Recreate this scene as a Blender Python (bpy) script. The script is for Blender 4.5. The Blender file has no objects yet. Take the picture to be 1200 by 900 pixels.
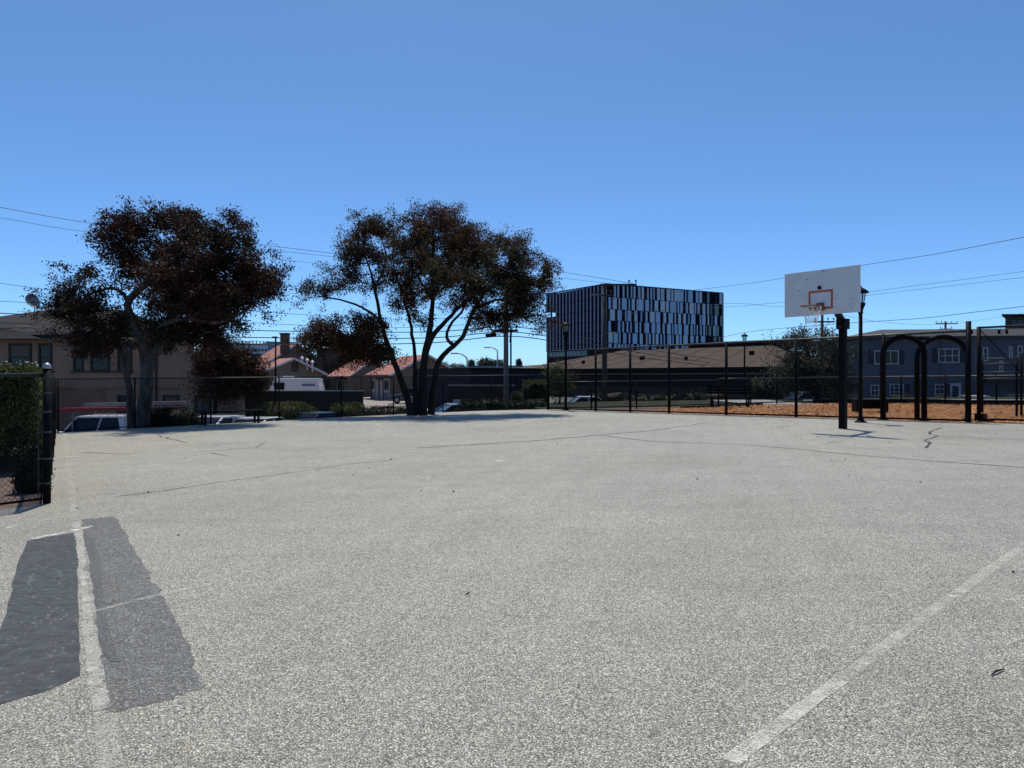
import bpy, math, random
import numpy as np
from mathutils import Vector
R = math.radians
random.seed(7)
rng = np.random.default_rng(11)
SC = bpy.context.scene
COL = SC.collection

# ------------------------------------------------------------ camera, world, sun, exposure
EYE = 1.35                                   # camera height; the lens looks along +Y
cam_d = bpy.data.cameras.new('camera')
cam = bpy.data.objects.new('camera', cam_d); COL.objects.link(cam)
cam.location = (0, 0, EYE); cam.rotation_euler = (R(90), 0, 0)
cam_d.sensor_width = 36; cam_d.lens = 36*832/1200
cam_d.shift_y = -9/1200
cam_d.clip_start = 0.05; cam_d.clip_end = 6000
SC.camera = cam

SUN_EL, SUN_ROT = 68.0, -7.0                 # high sun in front of the camera, slightly to the left
w = bpy.data.worlds.new('World'); SC.world = w; w.use_nodes = True
nt = w.node_tree
bg = nt.nodes['Background']
sky = nt.nodes.new('ShaderNodeTexSky'); sky.sky_type = 'NISHITA'; sky.sun_disc = False
sky.sun_elevation = R(SUN_EL); sky.sun_rotation = R(SUN_ROT)
sky.altitude = 0; sky.air_density = 0.57; sky.dust_density = 0.55; sky.ozone_density = 7.0
wb = nt.nodes.new('ShaderNodeMix'); wb.data_type = 'RGBA'; wb.blend_type = 'MULTIPLY'; wb.inputs[0].default_value = 1   # camera white balance of the whole sky
wb.inputs[7].default_value = (0.80, 1.055, 1.14, 1); nt.links.new(sky.outputs[0], wb.inputs[6])
nt.links.new(wb.outputs[2], bg.inputs['Color']); bg.inputs['Strength'].default_value = 0.148
sd = bpy.data.lights.new('sun', 'SUN'); sd.energy = 4.2; sd.angle = R(0.5); sd.color = (1, 0.95, 0.85)
so = bpy.data.objects.new('sun', sd); COL.objects.link(so)
az = R(SUN_ROT)
to_sun = Vector((math.sin(az)*math.cos(R(SUN_EL)), math.cos(az)*math.cos(R(SUN_EL)), math.sin(R(SUN_EL))))
so.rotation_euler = to_sun.to_track_quat('Z', 'Y').to_euler(); so.location = to_sun*50
SC.view_settings.view_transform = 'Standard'; SC.view_settings.look = 'None'
SC.view_settings.exposure = 0.0; SC.view_settings.gamma = 1.0
SC.render.engine = 'CYCLES'

# ------------------------------------------------------------ geometry helpers
F = 832.0
def P(px, py, D):                            # photo pixel at distance D -> world point
    return Vector(((px-600)/F*D, D, EYE + (441-py)/F*D))
CB, CC = 0.0124, -0.0033
def cz(x, y): return CB*x + CC*y             # the court's gently tilted plane
def G(px, py):                               # photo pixel -> point on the court plane
    r = (px-600)/F; s = CB*r + CC
    D = EYE/((py-441)/F + s)
    return Vector((r*D, D, s*D))
def T(x, y):                                 # street level around the court
    return -1.25 + 0.02*max(min(x, 0), -30) + 0.01*min(max(y-40, 0), 60)

class MB:
    def __init__(s): s.v = []; s.f = []
    def add(s, vs, fs):
        o = len(s.v); s.v += [tuple(p) for p in vs]; s.f += [tuple(i+o for i in f) for f in fs]; return s
    def box(s, c, size, rz=0.0):
        hx, hy, hz = size[0]/2, size[1]/2, size[2]/2
        ca, sa = math.cos(rz), math.sin(rz)
        vs = []
        for dz in (-hz, hz):
            for dx, dy in ((-hx,-hy),(hx,-hy),(hx,hy),(-hx,hy)):
                vs.append((c[0]+dx*ca-dy*sa, c[1]+dx*sa+dy*ca, c[2]+dz))
        return s.add(vs, [(3,2,1,0),(4,5,6,7),(0,1,5,4),(1,2,6,5),(2,3,7,6),(3,0,4,7)])
    def b2(s, x0, x1, y0, y1, z0, z1):
        return s.box(((x0+x1)/2,(y0+y1)/2,(z0+z1)/2), (abs(x1-x0),abs(y1-y0),abs(z1-z0)))
    def bar(s, a, b, wx, wy=None, up=Vector((0,0,1))):
        a, b = Vector(a), Vector(b); wy = wy or wx
        d = (b-a).normalized()
        if abs(d.dot(up)) > 0.98: up = Vector((1,0,0))
        x = d.cross(up).normalized(); y = x.cross(d)
        vs = [p + x*sx*wx/2 + y*sy*wy/2 for p in (a, b) for sx, sy in ((-1,-1),(1,-1),(1,1),(-1,1))]
        return s.add(vs, [(3,2,1,0),(4,5,6,7),(0,1,5,4),(1,2,6,5),(2,3,7,6),(3,0,4,7)])
    def tube(s, pts, rad, n=8, cap=True):
        pts = [Vector(p) for p in pts]; k = len(pts)
        rad = list(rad) if hasattr(rad, '__len__') else [rad]*k
        o = len(s.v); prev = None
        for i, p in enumerate(pts):
            d = (pts[min(i+1,k-1)] - pts[max(i-1,0)])
            if d.length < 1e-9: d = Vector((0,0,1))
            d.normalize()
            if prev is None:
                u = Vector((0,0,1)) if abs(d.z) < .9 else Vector((1,0,0))
                prev = d.cross(u).normalized()
            x = (prev - d*prev.dot(d)).normalized(); prev = x; y = d.cross(x)
            for j in range(n):
                a = 2*math.pi*j/n
                s.v.append(tuple(p + x*math.cos(a)*rad[i] + y*math.sin(a)*rad[i]))
        for i in range(k-1):
            for j in range(n):
                a, b = o+i*n+j, o+i*n+(j+1)%n
                s.f.append((a, b, b+n, a+n))
        if cap:
            s.f.append(tuple(o+j for j in range(n))[::-1]); s.f.append(tuple(o+(k-1)*n+j for j in range(n)))
        return s
    def lathe(s, c, prof, n=12, rot=0.0):
        o = len(s.v); k = len(prof)
        for r, z in prof:
            for j in range(n):
                a = 2*math.pi*j/n + rot
                s.v.append((c[0]+r*math.cos(a), c[1]+r*math.sin(a), c[2]+z))
        for i in range(k-1):
            for j in range(n):
                a, b = o+i*n+j, o+i*n+(j+1)%n
                s.f.append((a, b, b+n, a+n))
        s.f.append(tuple(o+j for j in range(n))[::-1]); s.f.append(tuple(o+(k-1)*n+j for j in range(n)))
        return s
    def prism(s, poly, z0, z1):
        n = len(poly)
        vs = [(p[0],p[1],z0) for p in poly] + [(p[0],p[1],z1) for p in poly]
        return s.add(vs, [tuple(range(n))[::-1], tuple(range(n,2*n))] + [(i,(i+1)%n,(i+1)%n+n,i+n) for i in range(n)])
    def build(s, name, mat, parent=None, smooth=False, kind=None, label=None, cat=None, group=None, loc=None):
        me = bpy.data.meshes.new(name); 
        vs = s.v
        if loc is not None:
            l = Vector(loc); vs = [(v[0]-l.x, v[1]-l.y, v[2]-l.z) for v in vs]
        me.from_pydata(vs, [], s.f); me.materials.append(mat)
        if smooth: me.polygons.foreach_set('use_smooth', [True]*len(me.polygons))
        me.update()
        o = bpy.data.objects.new(name, me); COL.objects.link(o)
        if loc is not None: o.location = loc
        if parent is not None: put(o, parent)
        tag(o, label, cat, group, kind)
        return o
def put(o, parent):                          # parent without moving (parents are unrotated Empties or parts at their origin)
    off = Vector((0,0,0)); p = parent
    while p is not None: off += Vector(p.location); p = p.parent
    o.parent = parent; o.location = Vector(o.location) - off
def tag(o, label=None, cat=None, group=None, kind=None):
    if label: o['label'] = label
    if cat: o['category'] = cat
    if group: o['group'] = group
    if kind: o['kind'] = kind
    return o
def thing(name, label, cat, loc=(0,0,0), group=None):
    o = bpy.data.objects.new(name, None); o.empty_display_size = .2; COL.objects.link(o)
    o.location = loc; return tag(o, label, cat, group)
def copy_tree(o, parent=None):
    c = o.copy(); COL.objects.link(c); c.parent = parent
    for ch in [k for k in bpy.data.objects if k.parent is o]: copy_tree(ch, c)
    return c
def bevel(o, w=.01, seg=2):
    m = o.modifiers.new('bevel', 'BEVEL'); m.width = w; m.segments = seg; m.limit_method = 'ANGLE'; return o
def raw_mesh(name, V, Fq, mat):              # fast numpy quads
    me = bpy.data.meshes.new(name)
    me.vertices.add(len(V)); me.vertices.foreach_set('co', np.asarray(V, dtype=np.float32).ravel())
    n, k = Fq.shape
    me.loops.add(n*k); me.loops.foreach_set('vertex_index', Fq.astype(np.int32).ravel())
    me.polygons.add(n); me.polygons.foreach_set('loop_start', np.arange(n, dtype=np.int32)*k)
    me.polygons.foreach_set('loop_total', np.full(n, k, dtype=np.int32))
    me.materials.append(mat); me.update(calc_edges=True); me.validate()
    o = bpy.data.objects.new(name, me); COL.objects.link(o); return o

# ------------------------------------------------------------ materials
class N:
    def __init__(s, name):
        s.m = bpy.data.materials.new(name); s.m.use_nodes = True
        s.t = s.m.node_tree; s.b = s.t.nodes['Principled BSDF']; s.out = s.t.nodes['Material Output']
        s.co = s.t.nodes.new('ShaderNodeTexCoord').outputs['Object']
    def n(s, typ, **k):
        x = s.t.nodes.new(typ)
        for a, v in k.items(): setattr(x, a, v)
        return x
    def L(s, a, b): s.t.links.new(a, b)
    def noise(s, scale, detail=4, rough=.55, stretch=None, off=None):
        x = s.n('ShaderNodeTexNoise'); x.inputs['Scale'].default_value = scale
        x.inputs['Detail'].default_value = detail; x.inputs['Roughness'].default_value = rough
        c = s.co
        if stretch or off:
            mp = s.n('ShaderNodeMapping'); s.L(c, mp.inputs[0])
            if stretch: mp.inputs['Scale'].default_value = stretch
            if off: mp.inputs['Location'].default_value = off
            c = mp.outputs[0]
        s.L(c, x.inputs['Vector']); return x.outputs['Fac']
    def voro(s, scale, feat='F1'):
        x = s.n('ShaderNodeTexVoronoi'); x.feature = feat; x.inputs['Scale'].default_value = scale
        s.L(s.co, x.inputs['Vector']); return x
    def ramp(s, fac, stops):
        x = s.n('ShaderNodeValToRGB'); e = x.color_ramp.elements
        while len(e) < len(stops): e.new(.5)
        for i, (p, c) in enumerate(stops):
            e[i].position = p; e[i].color = (c[0],c[1],c[2],1) if hasattr(c,'__len__') else (c,c,c,1)
        s.L(fac, x.inputs[0]); return x.outputs[0]
    def mix(s, fac, a, b, typ='MIX'):
        x = s.n('ShaderNodeMix'); x.data_type = 'RGBA'; x.blend_type = typ
        for ix, v in ((0, fac), (6, a), (7, b)):
            sock = x.inputs[ix]
            if hasattr(v, 'is_linked'): s.L(v, sock)
            elif hasattr(v, '__len__'): sock.default_value = (v[0],v[1],v[2],1)
            else: sock.default_value = v if ix == 0 else (v,v,v,1)
        return x.outputs[2]
    def bump(s, h, strength=.5, dist=.01):
        x = s.n('ShaderNodeBump'); x.inputs['Strength'].default_value = strength; x.inputs['Distance'].default_value = dist
        s.L(h, x.inputs['Height']); s.L(x.outputs[0], s.b.inputs['Normal'])
    def set(s, color=None, rough=.8, metal=0, spec=.5):
        if color is not None:
            if hasattr(color, 'is_linked'): s.L(color, s.b.inputs['Base Color'])
            else: s.b.inputs['Base Color'].default_value = (color[0],color[1],color[2],1)
        s.b.inputs['Roughness'].default_value = rough; s.b.inputs['Metallic'].default_value = metal
        s.b.inputs['Specular IOR Level'].default_value = spec; return s
    def alpha(s, fac):
        tr = s.n('ShaderNodeBsdfTransparent'); mx = s.n('ShaderNodeMixShader')
        s.L(fac, mx.inputs[0]); s.L(tr.outputs[0], mx.inputs[1]); s.L(s.b.outputs[0], mx.inputs[2]); s.L(mx.outputs[0], s.out.inputs[0])

def plain(name, col, rough=.7, var=.15, scale=3, bump=0, metal=0, spec=.4, bscale=60):
    k = N(name); f = k.noise(scale, 5, .6)
    lo = tuple(c*(1-var*1.6) for c in col); hi = tuple(min(1, c*(1+var)) for c in col)
    k.set(k.ramp(f, [(.3, lo), (.7, hi)]), rough, metal, spec)
    if bump: k.bump(k.noise(bscale, 4), bump, .01)
    return k.m

def asphalt(name, lo, mid, hi, stone=85, tint=(1.0,.97,.9), stains=True, contrast=1.0):
    k = N(name)
    v = k.voro(stone); v2 = k.voro(stone*2.1)
    f = k.n('ShaderNodeSeparateColor'); k.L(v.outputs['Color'], f.inputs[0])
    f2 = k.n('ShaderNodeSeparateColor'); k.L(v2.outputs['Color'], f2.inputs[0])
    c1 = k.ramp(f.outputs[0], [(0, lo), (.35, mid*.68), (.70, mid*1.12), (.86, hi), (1, min(1, hi*1.25))])
    c2 = k.ramp(f2.outputs[0], [(0, lo), (.5, mid), (1, hi)])
    c = k.mix(.38, c1, c2)
    # dark binder in the joints between the stones
    c = k.mix(k.ramp(v.outputs['Distance'], [(.30, 0.0), (.75, .85*contrast)]), c, (lo*.5,)*3)
    c = k.mix(1.0, c, k.ramp(f.outputs[1], [(0, (.98,.95,.86)), (.6, tint), (1, (1.0,.90,.68))]), 'MULTIPLY')
    # clumps of darker and paler stones that still read at a distance
    c = k.mix(1.0, c, k.ramp(k.noise(60, 3, .85), [(.30, .66), (.5, 1.0), (.70, 1.36)]), 'MULTIPLY')
    c = k.mix(1.0, c, k.ramp(k.noise(17, 4, .85), [(.30, .84), (.70, 1.15)]), 'MULTIPLY')
    if stains:
        c = k.mix(1.0, c, k.ramp(k.noise(.9, 6, .7, stretch=(.3,1.0,1), off=(11,3,0)), [(.30, .88), (.42, 1.0)]), 'MULTIPLY')
        c = k.mix(k.ramp(k.noise(2.6, 3, .5, off=(1,17,0)), [(.70, 0.0), (.78, .5)]), c, (.55,.53,.50), 'MULTIPLY')
        c = k.mix(1.0, c, k.ramp(k.noise(.22, 5, .6), [(.3, .87), (.7, 1.08)]), 'MULTIPLY')
        c = k.mix(1.0, c, k.ramp(k.noise(1.3, 5, .65), [(.3, .92), (.7, 1.06)]), 'MULTIPLY')
        c = k.mix(k.ramp(k.noise(.35, 6, .65, off=(31,7,0)), [(.50, 0.0), (.70, .30)]), c, (.66,.56,.40), 'MULTIPLY')
        c = k.mix(1.0, c, k.ramp(k.noise(1.6, 4, .6, stretch=(.25,1.6,1), off=(3,9,0)), [(.28, .88), (.5, 1.0)]), 'MULTIPLY')
    k.set(c, .62, 0, .6)
    h = k.mix(.5, k.ramp(v.outputs['Distance'], [(0, 1.0), (.9, 0.0)]), k.noise(stone*1.7, 3, .7))
    k.bump(h, .9*contrast, .005)
    return k.m

M = {}
M['court'] = asphalt('court_asphalt', .034, .46, 1.0, 155, (1.0,.932,.715))
M['patch_dark'] = None
def patch_dark():
    k = N('patch_sealer')
    c = k.ramp(k.noise(14, 6, .7), [(.3, (.040,.044,.045)), (.7, (.080,.087,.090))])
    sp = k.voro(70); f = k.n('ShaderNodeSeparateColor'); k.L(sp.outputs['Color'], f.inputs[0])
    c = k.mix(k.ramp(f.outputs[0], [(.965, 0.0), (.985, .4)]), c, (.30,.30,.29))
    # trowel drag marks across the patch
    wv = k.noise(6.0, 6, .7, stretch=(1.1,3.0,1), off=(2,5,0))
    c = k.mix(k.ramp(wv, [(.5, 0.0), (.72, .22)]), c, (.22,.23,.235))
    k.set(c, .85, 0, .25); k.bump(k.noise(90, 5, .8), .6, .003); return k.m
M['patch_dark'] = patch_dark()
def see_through(m, lo, hi, scale):
    t_ = m.node_tree; co = t_.nodes.new('ShaderNodeTexCoord'); nz = t_.nodes.new('ShaderNodeTexNoise'); nz.inputs['Scale'].default_value = scale; nz.inputs['Detail'].default_value = 6; nz.inputs['Roughness'].default_value = .85
    t_.links.new(co.outputs['Object'], nz.inputs['Vector']); rp = t_.nodes.new('ShaderNodeValToRGB'); rp.color_ramp.elements[0].position = lo; rp.color_ramp.elements[1].position = hi; t_.links.new(nz.outputs['Fac'], rp.inputs[0])
    tr = t_.nodes.new('ShaderNodeBsdfTransparent'); mx = t_.nodes.new('ShaderNodeMixShader'); t_.links.new(rp.outputs[0], mx.inputs[0]); t_.links.new(tr.outputs[0], mx.inputs[1])
    t_.links.new(t_.nodes['Principled BSDF'].outputs[0], mx.inputs[2]); t_.links.new(mx.outputs[0], t_.nodes['Material Output'].inputs[0])
M['patch_dark2'] = asphalt('patch_dark_edge', .02, .085, .25, 145, (.98,.98,1.0), True, .8)
M['patch_mid'] = asphalt('patch_worn', .04, .15, .44, 145, (.98,.98,.96), True, .8)

def paint(name, col, lo, hi, scale=9):
    k = N(name)
    k.set(k.ramp(k.noise(25, 4), [(.3, tuple(c*.82 for c in col)), (.7, col)]), .8)
    a = k.mix(.62, k.noise(scale, 5, .7), k.noise(120, 3, .85))
    k.alpha(k.ramp(a, [(lo, 0.0), (hi, 1.0)])); k.bump(k.noise(140, 3, .8), .25, .003); return k.m
M['line_worn'] = paint('worn_line_paint', (.72,.69,.61), .42, .60)
M['line_mid'] = paint('half_worn_paint', (.69,.66,.58), .435, .66, 7)
M['line_faint'] = paint('faint_line_paint', (.66,.64,.56), .46, .70, 5)
M['chalk'] = paint('chalk', (.27,.28,.285), .46, .70, 6)
M['line_white'] = paint('white_paint', (.8,.8,.77), .45, .55, 14)
M['crack'] = plain('crack_shadow', (.045,.043,.04), .95, .3, 20)
M['concrete'] = plain('concrete', (.36,.35,.33), .85, .12, 1.5, .3)
M['curb'] = plain('curb_concrete', (.30,.29,.27), .85, .15, 2.0, .3)
M['terrain'] = plain('street_ground', (.16,.15,.14), .95, .2, .3, .3)
M['street'] = plain('street_asphalt', (.09,.09,.09), .9, .2, .8, .4)
M['drive'] = plain('driveway_concrete', (.36,.32,.28), .9, .12, .5, .2)
M['soil'] = plain('bare_soil', (.13,.085,.068), .95, .35, 6, .8, bscale=25)
def mulch():
    k = N('wood_mulch'); v = k.voro(28); f = k.n('ShaderNodeSeparateColor'); k.L(v.outputs['Color'], f.inputs[0])
    c = k.ramp(f.outputs[0], [(0, (.12,.05,.022)), (.4, (.34,.15,.06)), (.75, (.52,.25,.10)), (1, (.68,.40,.20))])
    c = k.mix(1.0, c, k.ramp(k.noise(.8, 4), [(.3, .8), (.7, 1.1)]), 'MULTIPLY')
    k.set(c, .9, 0, .2); k.bump(v.outputs['Distance'], .8, .03); return k.m
M['mulch'] = mulch()
def chips():
    k = N('mulch_chips'); g = k.n('ShaderNodeNewGeometry')
    k.set(k.ramp(g.outputs['Random Per Island'], [(0, (.14,.055,.025)), (.4, (.38,.16,.06)), (.8, (.58,.28,.11)), (1, (.72,.46,.26))]), .85, 0, .2); return k.m
M['chips'] = chips()
def grassm(name, a, b, c_):
    k = N(name); k.set(k.ramp(k.noise(3, 5, .7), [(.3, a), (.5, b), (.75, c_)]), .9, 0, .2); k.bump(k.noise(40, 4), .6, .03); return k.m
M['grass'] = grassm('lawn', (.018,.021,.009), (.030,.034,.014), (.065,.062,.032))
M['black'] = plain('black_powder_coat', (.004,.004,.005), .5, .2, 8, 0, 0, .08)
M['black_worn'] = plain('black_paint_worn', (.006,.006,.007), .6, .5, 12, .1, 0, .08)
M['galv'] = plain('galvanised_steel', (.30,.31,.32), .45, .2, 9, 0, .7)
M['band'] = plain('dull_steel', (.07,.07,.07), .6, .3, 20, 0, 0, .3)
M['rail'] = plain('rail_vinyl', (.016,.017,.018), .38, .2, 6, 0, 0, .5)
M['wood_pole'] = plain('weathered_pole_wood', (.07,.055,.045), .9, .25, 6, .4)
M['pole_grey'] = plain('pale_pole_wood', (.16,.155,.145), .9, .2, 6, .4)
M['wire'] = plain('cable_sheath', (.022,.022,.025), .6, .1, 2)
M['orange'] = plain('orange_paint', (.52,.10,.035), .5, .25, 18)
M['rust'] = plain('rusty_orange_steel', (.20,.05,.025), .55, .5, 25)
M['net'] = plain('net_cord', (.72,.71,.68), .9, .15, 30)
def board():
    k = N('backboard_paint')
    c = k.ramp(k.noise(2.5, 5, .6), [(.3, (.60,.60,.61)), (.7, (.70,.70,.71))])
    v = k.voro(6.0); c = k.mix(k.ramp(v.outputs['Distance'], [(.07, .95), (.12, 0.0)]), c, (.10,.07,.05))
    v2 = k.voro(13); c = k.mix(k.ramp(v2.outputs['Distance'], [(.08, .6), (.14, 0.0)]), c, (.14,.12,.10))
    c = k.mix(k.ramp(k.noise(5, 6, .7, off=(5,0,3)), [(.62, 0.0), (.75, .5)]), c, (.40,.38,.36))
    k.set(c, .5, 0, .4); return k.m
M['board'] = board()
M['tan'] = None
def stucco(name, col, dirt=.35):
    k = N(name)
    c = k.ramp(k.noise(1.2, 6, .6), [(.3, tuple(x*.86 for x in col)), (.7, tuple(x*1.08 for x in col))])
    c = k.mix(k.ramp(k.noise(.5, 5, .65, stretch=(1,1,2.2)), [(.5, 0.0), (.75, dirt)]), c, tuple(x*.45 for x in col))
    k.set(c, .92, 0, .2); k.bump(k.noise(35, 5), .4, .01); return k.m
M['tan'] = stucco('tan_stucco', (.31,.195,.14))
M['tan_low'] = stucco('dusty_stucco', (.27,.145,.10), .6)
M['motel'] = stucco('grey_brown_stucco', (.14,.115,.092))
M['brownwall'] = stucco('brown_stucco', (.08,.062,.055))
M['darkwall'] = stucco('dark_grey_block', (.045,.038,.033), .3)
M['navy'] = stucco('navy_siding', (.014,.015,.026), .3)
M['blue'] = stucco('slate_blue_stucco', (.10,.115,.145), .2)
M['hallwall'] = stucco('charcoal_siding', (.02,.02,.023), .2)
M['hallbase'] = stucco('mottled_block', (.055,.055,.056), .6)
M['farwhite'] = stucco('far_pale_wall', (.42,.45,.50), .1)
M['farteal'] = stucco('far_teal_wall', (.10,.19,.27), .1)
M['trim_dark'] = plain('dark_brown_trim', (.03,.022,.02), .7, .2)
M['trim_white'] = plain('white_trim', (.42,.42,.44), .6, .08)
M['trim_grey'] = plain('grey_trim', (.20,.20,.21), .7, .1)
M['blind'] = plain('window_blind', (.12,.095,.08), .8, .1)
M['shutter'] = plain('navy_shutter', (.02,.024,.04), .6, .2)
def glass(name, col, rough=.08):
    k = N(name); k.set(k.ramp(k.noise(1.5, 3), [(.3, tuple(c*.7 for c in col)), (.7, col)]), rough, 0, .28); return k.m
M['glass'] = glass('dark_window_glass', (.015,.02,.028))
M['carglass'] = glass('car_glass', (.012,.016,.025), .05)
def roofm(name, col, sc=7.0):
    k = N(name); 
    c = k.ramp(k.noise(1.3, 6, .65), [(.3, tuple(x*.8 for x in col)), (.7, tuple(x*1.15 for x in col))])
    k.set(c, .92, 0, .2); k.bump(k.noise(20, 4), .6, .03); return k.m
M['roof_grey'] = roofm('grey_shingle', (.030,.028,.030))
M['roof_hall'] = roofm('brown_grey_shingle', (.10,.072,.055))
M['bay'] = roofm('bay_shingle', (.10,.075,.065))
M['roof_red'] = roofm('red_roof', (.36,.155,.125))
M['roof_bluehouse'] = roofm('grey_roof', (.075,.075,.08))
def car(name, col): 
    k = N(name); k.set(col, .25, 0, .5); k.b.inputs['Coat Weight'].default_value = .6; k.b.inputs['Coat Roughness'].default_value = .05; return k.m
M['car_white'] = car('white_car_paint', (.72,.73,.75)); M['car_dark'] = car('dark_car_paint', (.02,.024,.03))
M['car_silver'] = car('silver_car_paint', (.34,.38,.42)); M['car_grey'] = car('grey_car_paint', (.10,.105,.115))
M['tyre'] = plain('tyre_rubber', (.018,.018,.018), .85, .1); M['rim'] = plain('alloy_rim', (.35,.35,.36), .35, .1, 5, 0, .8)
M['lens'] = plain('head_lamp_lens', (.6,.6,.6), .15, .1); M['redlens'] = plain('tail_lamp_lens', (.4,.02,.02), .2, .1)
M['red'] = plain('red_ladder_fibreglass', (.33,.035,.03), .5, .15); M['alum'] = plain('aluminium', (.5,.51,.53), .4, .1, 4, 0, .6)
_k = N('lamp_glass').set((.35,.36,.36), .15); _v = _k.n('ShaderNodeValue'); _v.outputs[0].default_value = .38; _k.alpha(_v.outputs[0])
M['lampglass'] = _k.m
def bark(name, a, b):
    k = N(name); c = k.ramp(k.noise(5, 6, .7, stretch=(1,1,.35)), [(.3, a), (.7, b)])
    k.set(c, .95, 0, .2); k.bump(k.noise(14, 6, .7, stretch=(1,1,.3)), .9, .04); return k.m
M['bark_pale'] = bark('pale_bark', (.025,.022,.021), (.17,.145,.13))
M['bark_dark'] = bark('dark_bark', (.010,.008,.007), (.036,.028,.024))
def leafm(name, cols, trans=.25, nscale=.8, tops=None):
    k = N(name); g = k.n('ShaderNodeNewGeometry')
    c = k.ramp(g.outputs['Random Per Island'], cols)
    c = k.mix(1.0, c, k.ramp(k.noise(nscale, 4, .6), [(.35, .6), (.65, 1.25)]), 'MULTIPLY')
    if tops: c = k.mix(k.ramp(k.noise(.45, 3, .6, off=(4,2,8)), [(.42, 0.0), (.58, .85)]), c, k.mix(g.outputs['Random Per Island'], tops, tuple(x*.35 for x in tops)))
    k.set(c, .6, 0, .15)
    if trans:
        tl = k.n('ShaderNodeBsdfTranslucent'); k.L(c, tl.inputs[0]); mx = k.n('ShaderNodeMixShader'); mx.inputs[0].default_value = trans
        k.L(k.b.outputs[0], mx.inputs[1]); k.L(tl.outputs[0], mx.inputs[2]); k.L(mx.outputs[0], k.out.inputs[0])
    return k.m
M['leaf_red'] = leafm('dark_reddish_leaves', [(0,(.010,.011,.006)),(.5,(.030,.025,.014)),(.8,(.055,.030,.018)),(1,(.13,.085,.055))], .3, .8, (.07,.024,.016))
M['leaf_mix'] = leafm('green_brown_leaves', [(0,(.014,.016,.008)),(.5,(.045,.040,.020)),(.85,(.09,.07,.035)),(1,(.20,.155,.08))], .4, .7, (.12,.048,.026))
M['leaf_hedge'] = leafm('hedge_leaves', [(0,(.015,.022,.006)),(.5,(.075,.088,.024)),(1,(.20,.20,.065))], .25, 1.5)
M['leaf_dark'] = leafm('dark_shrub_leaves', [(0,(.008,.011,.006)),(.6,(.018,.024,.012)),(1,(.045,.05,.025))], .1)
M['leaf_grey'] = leafm('grey_green_leaves', [(0,(.03,.035,.022)),(.6,(.07,.075,.05)),(1,(.15,.15,.11))], .2, 1.0)
M['leaf_far'] = leafm('far_tree_leaves', [(0,(.03,.04,.03)),(1,(.07,.085,.06))], .0, .1)

# ------------------------------------------------------------ ground, court, park and street sheets
def sheet(name, poly, mat, zf, kind='structure', res=0, **k):
    m = MB(); m.add([(x, y, zf(x, y)) for x, y in poly], [tuple(range(len(poly)))]); return m.build(name, mat, kind=kind, **k)
def ccw(poly):
    a = sum(poly[i][0]*poly[(i+1) % len(poly)][1] - poly[(i+1) % len(poly)][0]*poly[i][1] for i in range(len(poly)))
    return poly if a > 0 else poly[::-1]
def slab(name, poly, mat, zf, bottom, **k):
    poly = ccw(poly)
    n = len(poly); m = MB()
    m.add([(x, y, zf(x, y)) for x, y in poly] + [(x, y, bottom) for x, y in poly],
          [tuple(range(n))] + [(i, i+n, (i+1) % n+n, (i+1) % n) for i in range(n)])
    return m.build(name, mat, kind='structure', **k)

# street level ground out to the horizon
xs = [-3000, -800, -200, -60, -30, -15, 0, 15, 60, 200, 800, 3000]
ys = [-3000, -400, -30, 0, 20, 40, 55, 70, 85, 100, 200, 500, 1200, 3000]
m = MB(); m.add([(x, y, T(x, y)-.03) for y in ys for x in xs],
                [(j*len(xs)+i, j*len(xs)+i+1, (j+1)*len(xs)+i+1, (j+1)*len(xs)+i) for j in range(len(ys)-1) for i in range(len(xs)-1)])
m.build('ground', M['terrain'], kind='structure')
def strip(name, x0, x1, yl, mat, dz):
    m = MB(); xx = [x0] + [v for v in (-30, 0) if x0 < v < x1] + [x1]
    m.add([(x, y, T(x, y)+dz) for y in yl for x in xx], [(j*len(xx)+i, j*len(xx)+i+1, (j+1)*len(xx)+i+1, (j+1)*len(xx)+i) for j in range(len(yl)-1) for i in range(len(xx)-1)])
    return m.build(name, mat, kind='structure')
strip('street', -70, 90, [33.5, 40, 48], M['street'], 0.0)
strip('driveway', -26, -2.0, [48.2, 60, 78, 100], M['drive'], .02)
# sidewalk with a real kerb on the far side of the street
m = MB()
for x0, x1 in ((-70, -26.5), (-1.5, 90)):
    for xa, xb in ((x0, max(x0, -30)), (max(x0, -30), x1)):
        if xb > xa:
            m.add([(x, y, T(x, y)+z) for x in (xa, xb) for y in (48.1, 50) for z in (-.3, .13)], [(0,1,5,4),(2,6,7,3),(1,3,7,5),(0,2,3,1),(4,5,7,6)])
m.build('pavement', M['concrete'], kind='structure')

COURT = [(1.5,31.1),(-1.5,30.1),(-4.1,28.5),(-7.6,25.1),(-12.75,19.5),(-5.30,8.0),(-9.5,3.0),(-9.5,-9),(24,-9),(26,5.6),(12.62,19.2)]
slab('basketball_court', COURT, M['court'], cz, -2.6)
BED = [(1.5,31.1),(-1.5,30.1),(-4.1,28.5),(-7.6,25.1),(-12.75,19.5),(-14.0,21.2),(-9.0,27.3),(-5.2,30.9),(-1.9,33.2),(1.0,33.6)]
slab('planting_bed', BED, M['soil'], lambda x, y: cz(x, y)-.42, -2.6)
slab('hedge_bed', [(-12.75,19.5),(-5.33,8.0),(-9.5,3.0),(-16,3),(-19,24)], M['soil'], lambda x, y: cz(x, y)-.015, -2.6)
PARK = [(1.5,31.1),(12.62,19.2),(26,5.6),(44,10),(42,38),(22,42),(2.5,41.5),(1.0,33.6)]
slab('park_grass', PARK, M['grass'], lambda x, y: cz(x, y)-.05, -2.6)
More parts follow.
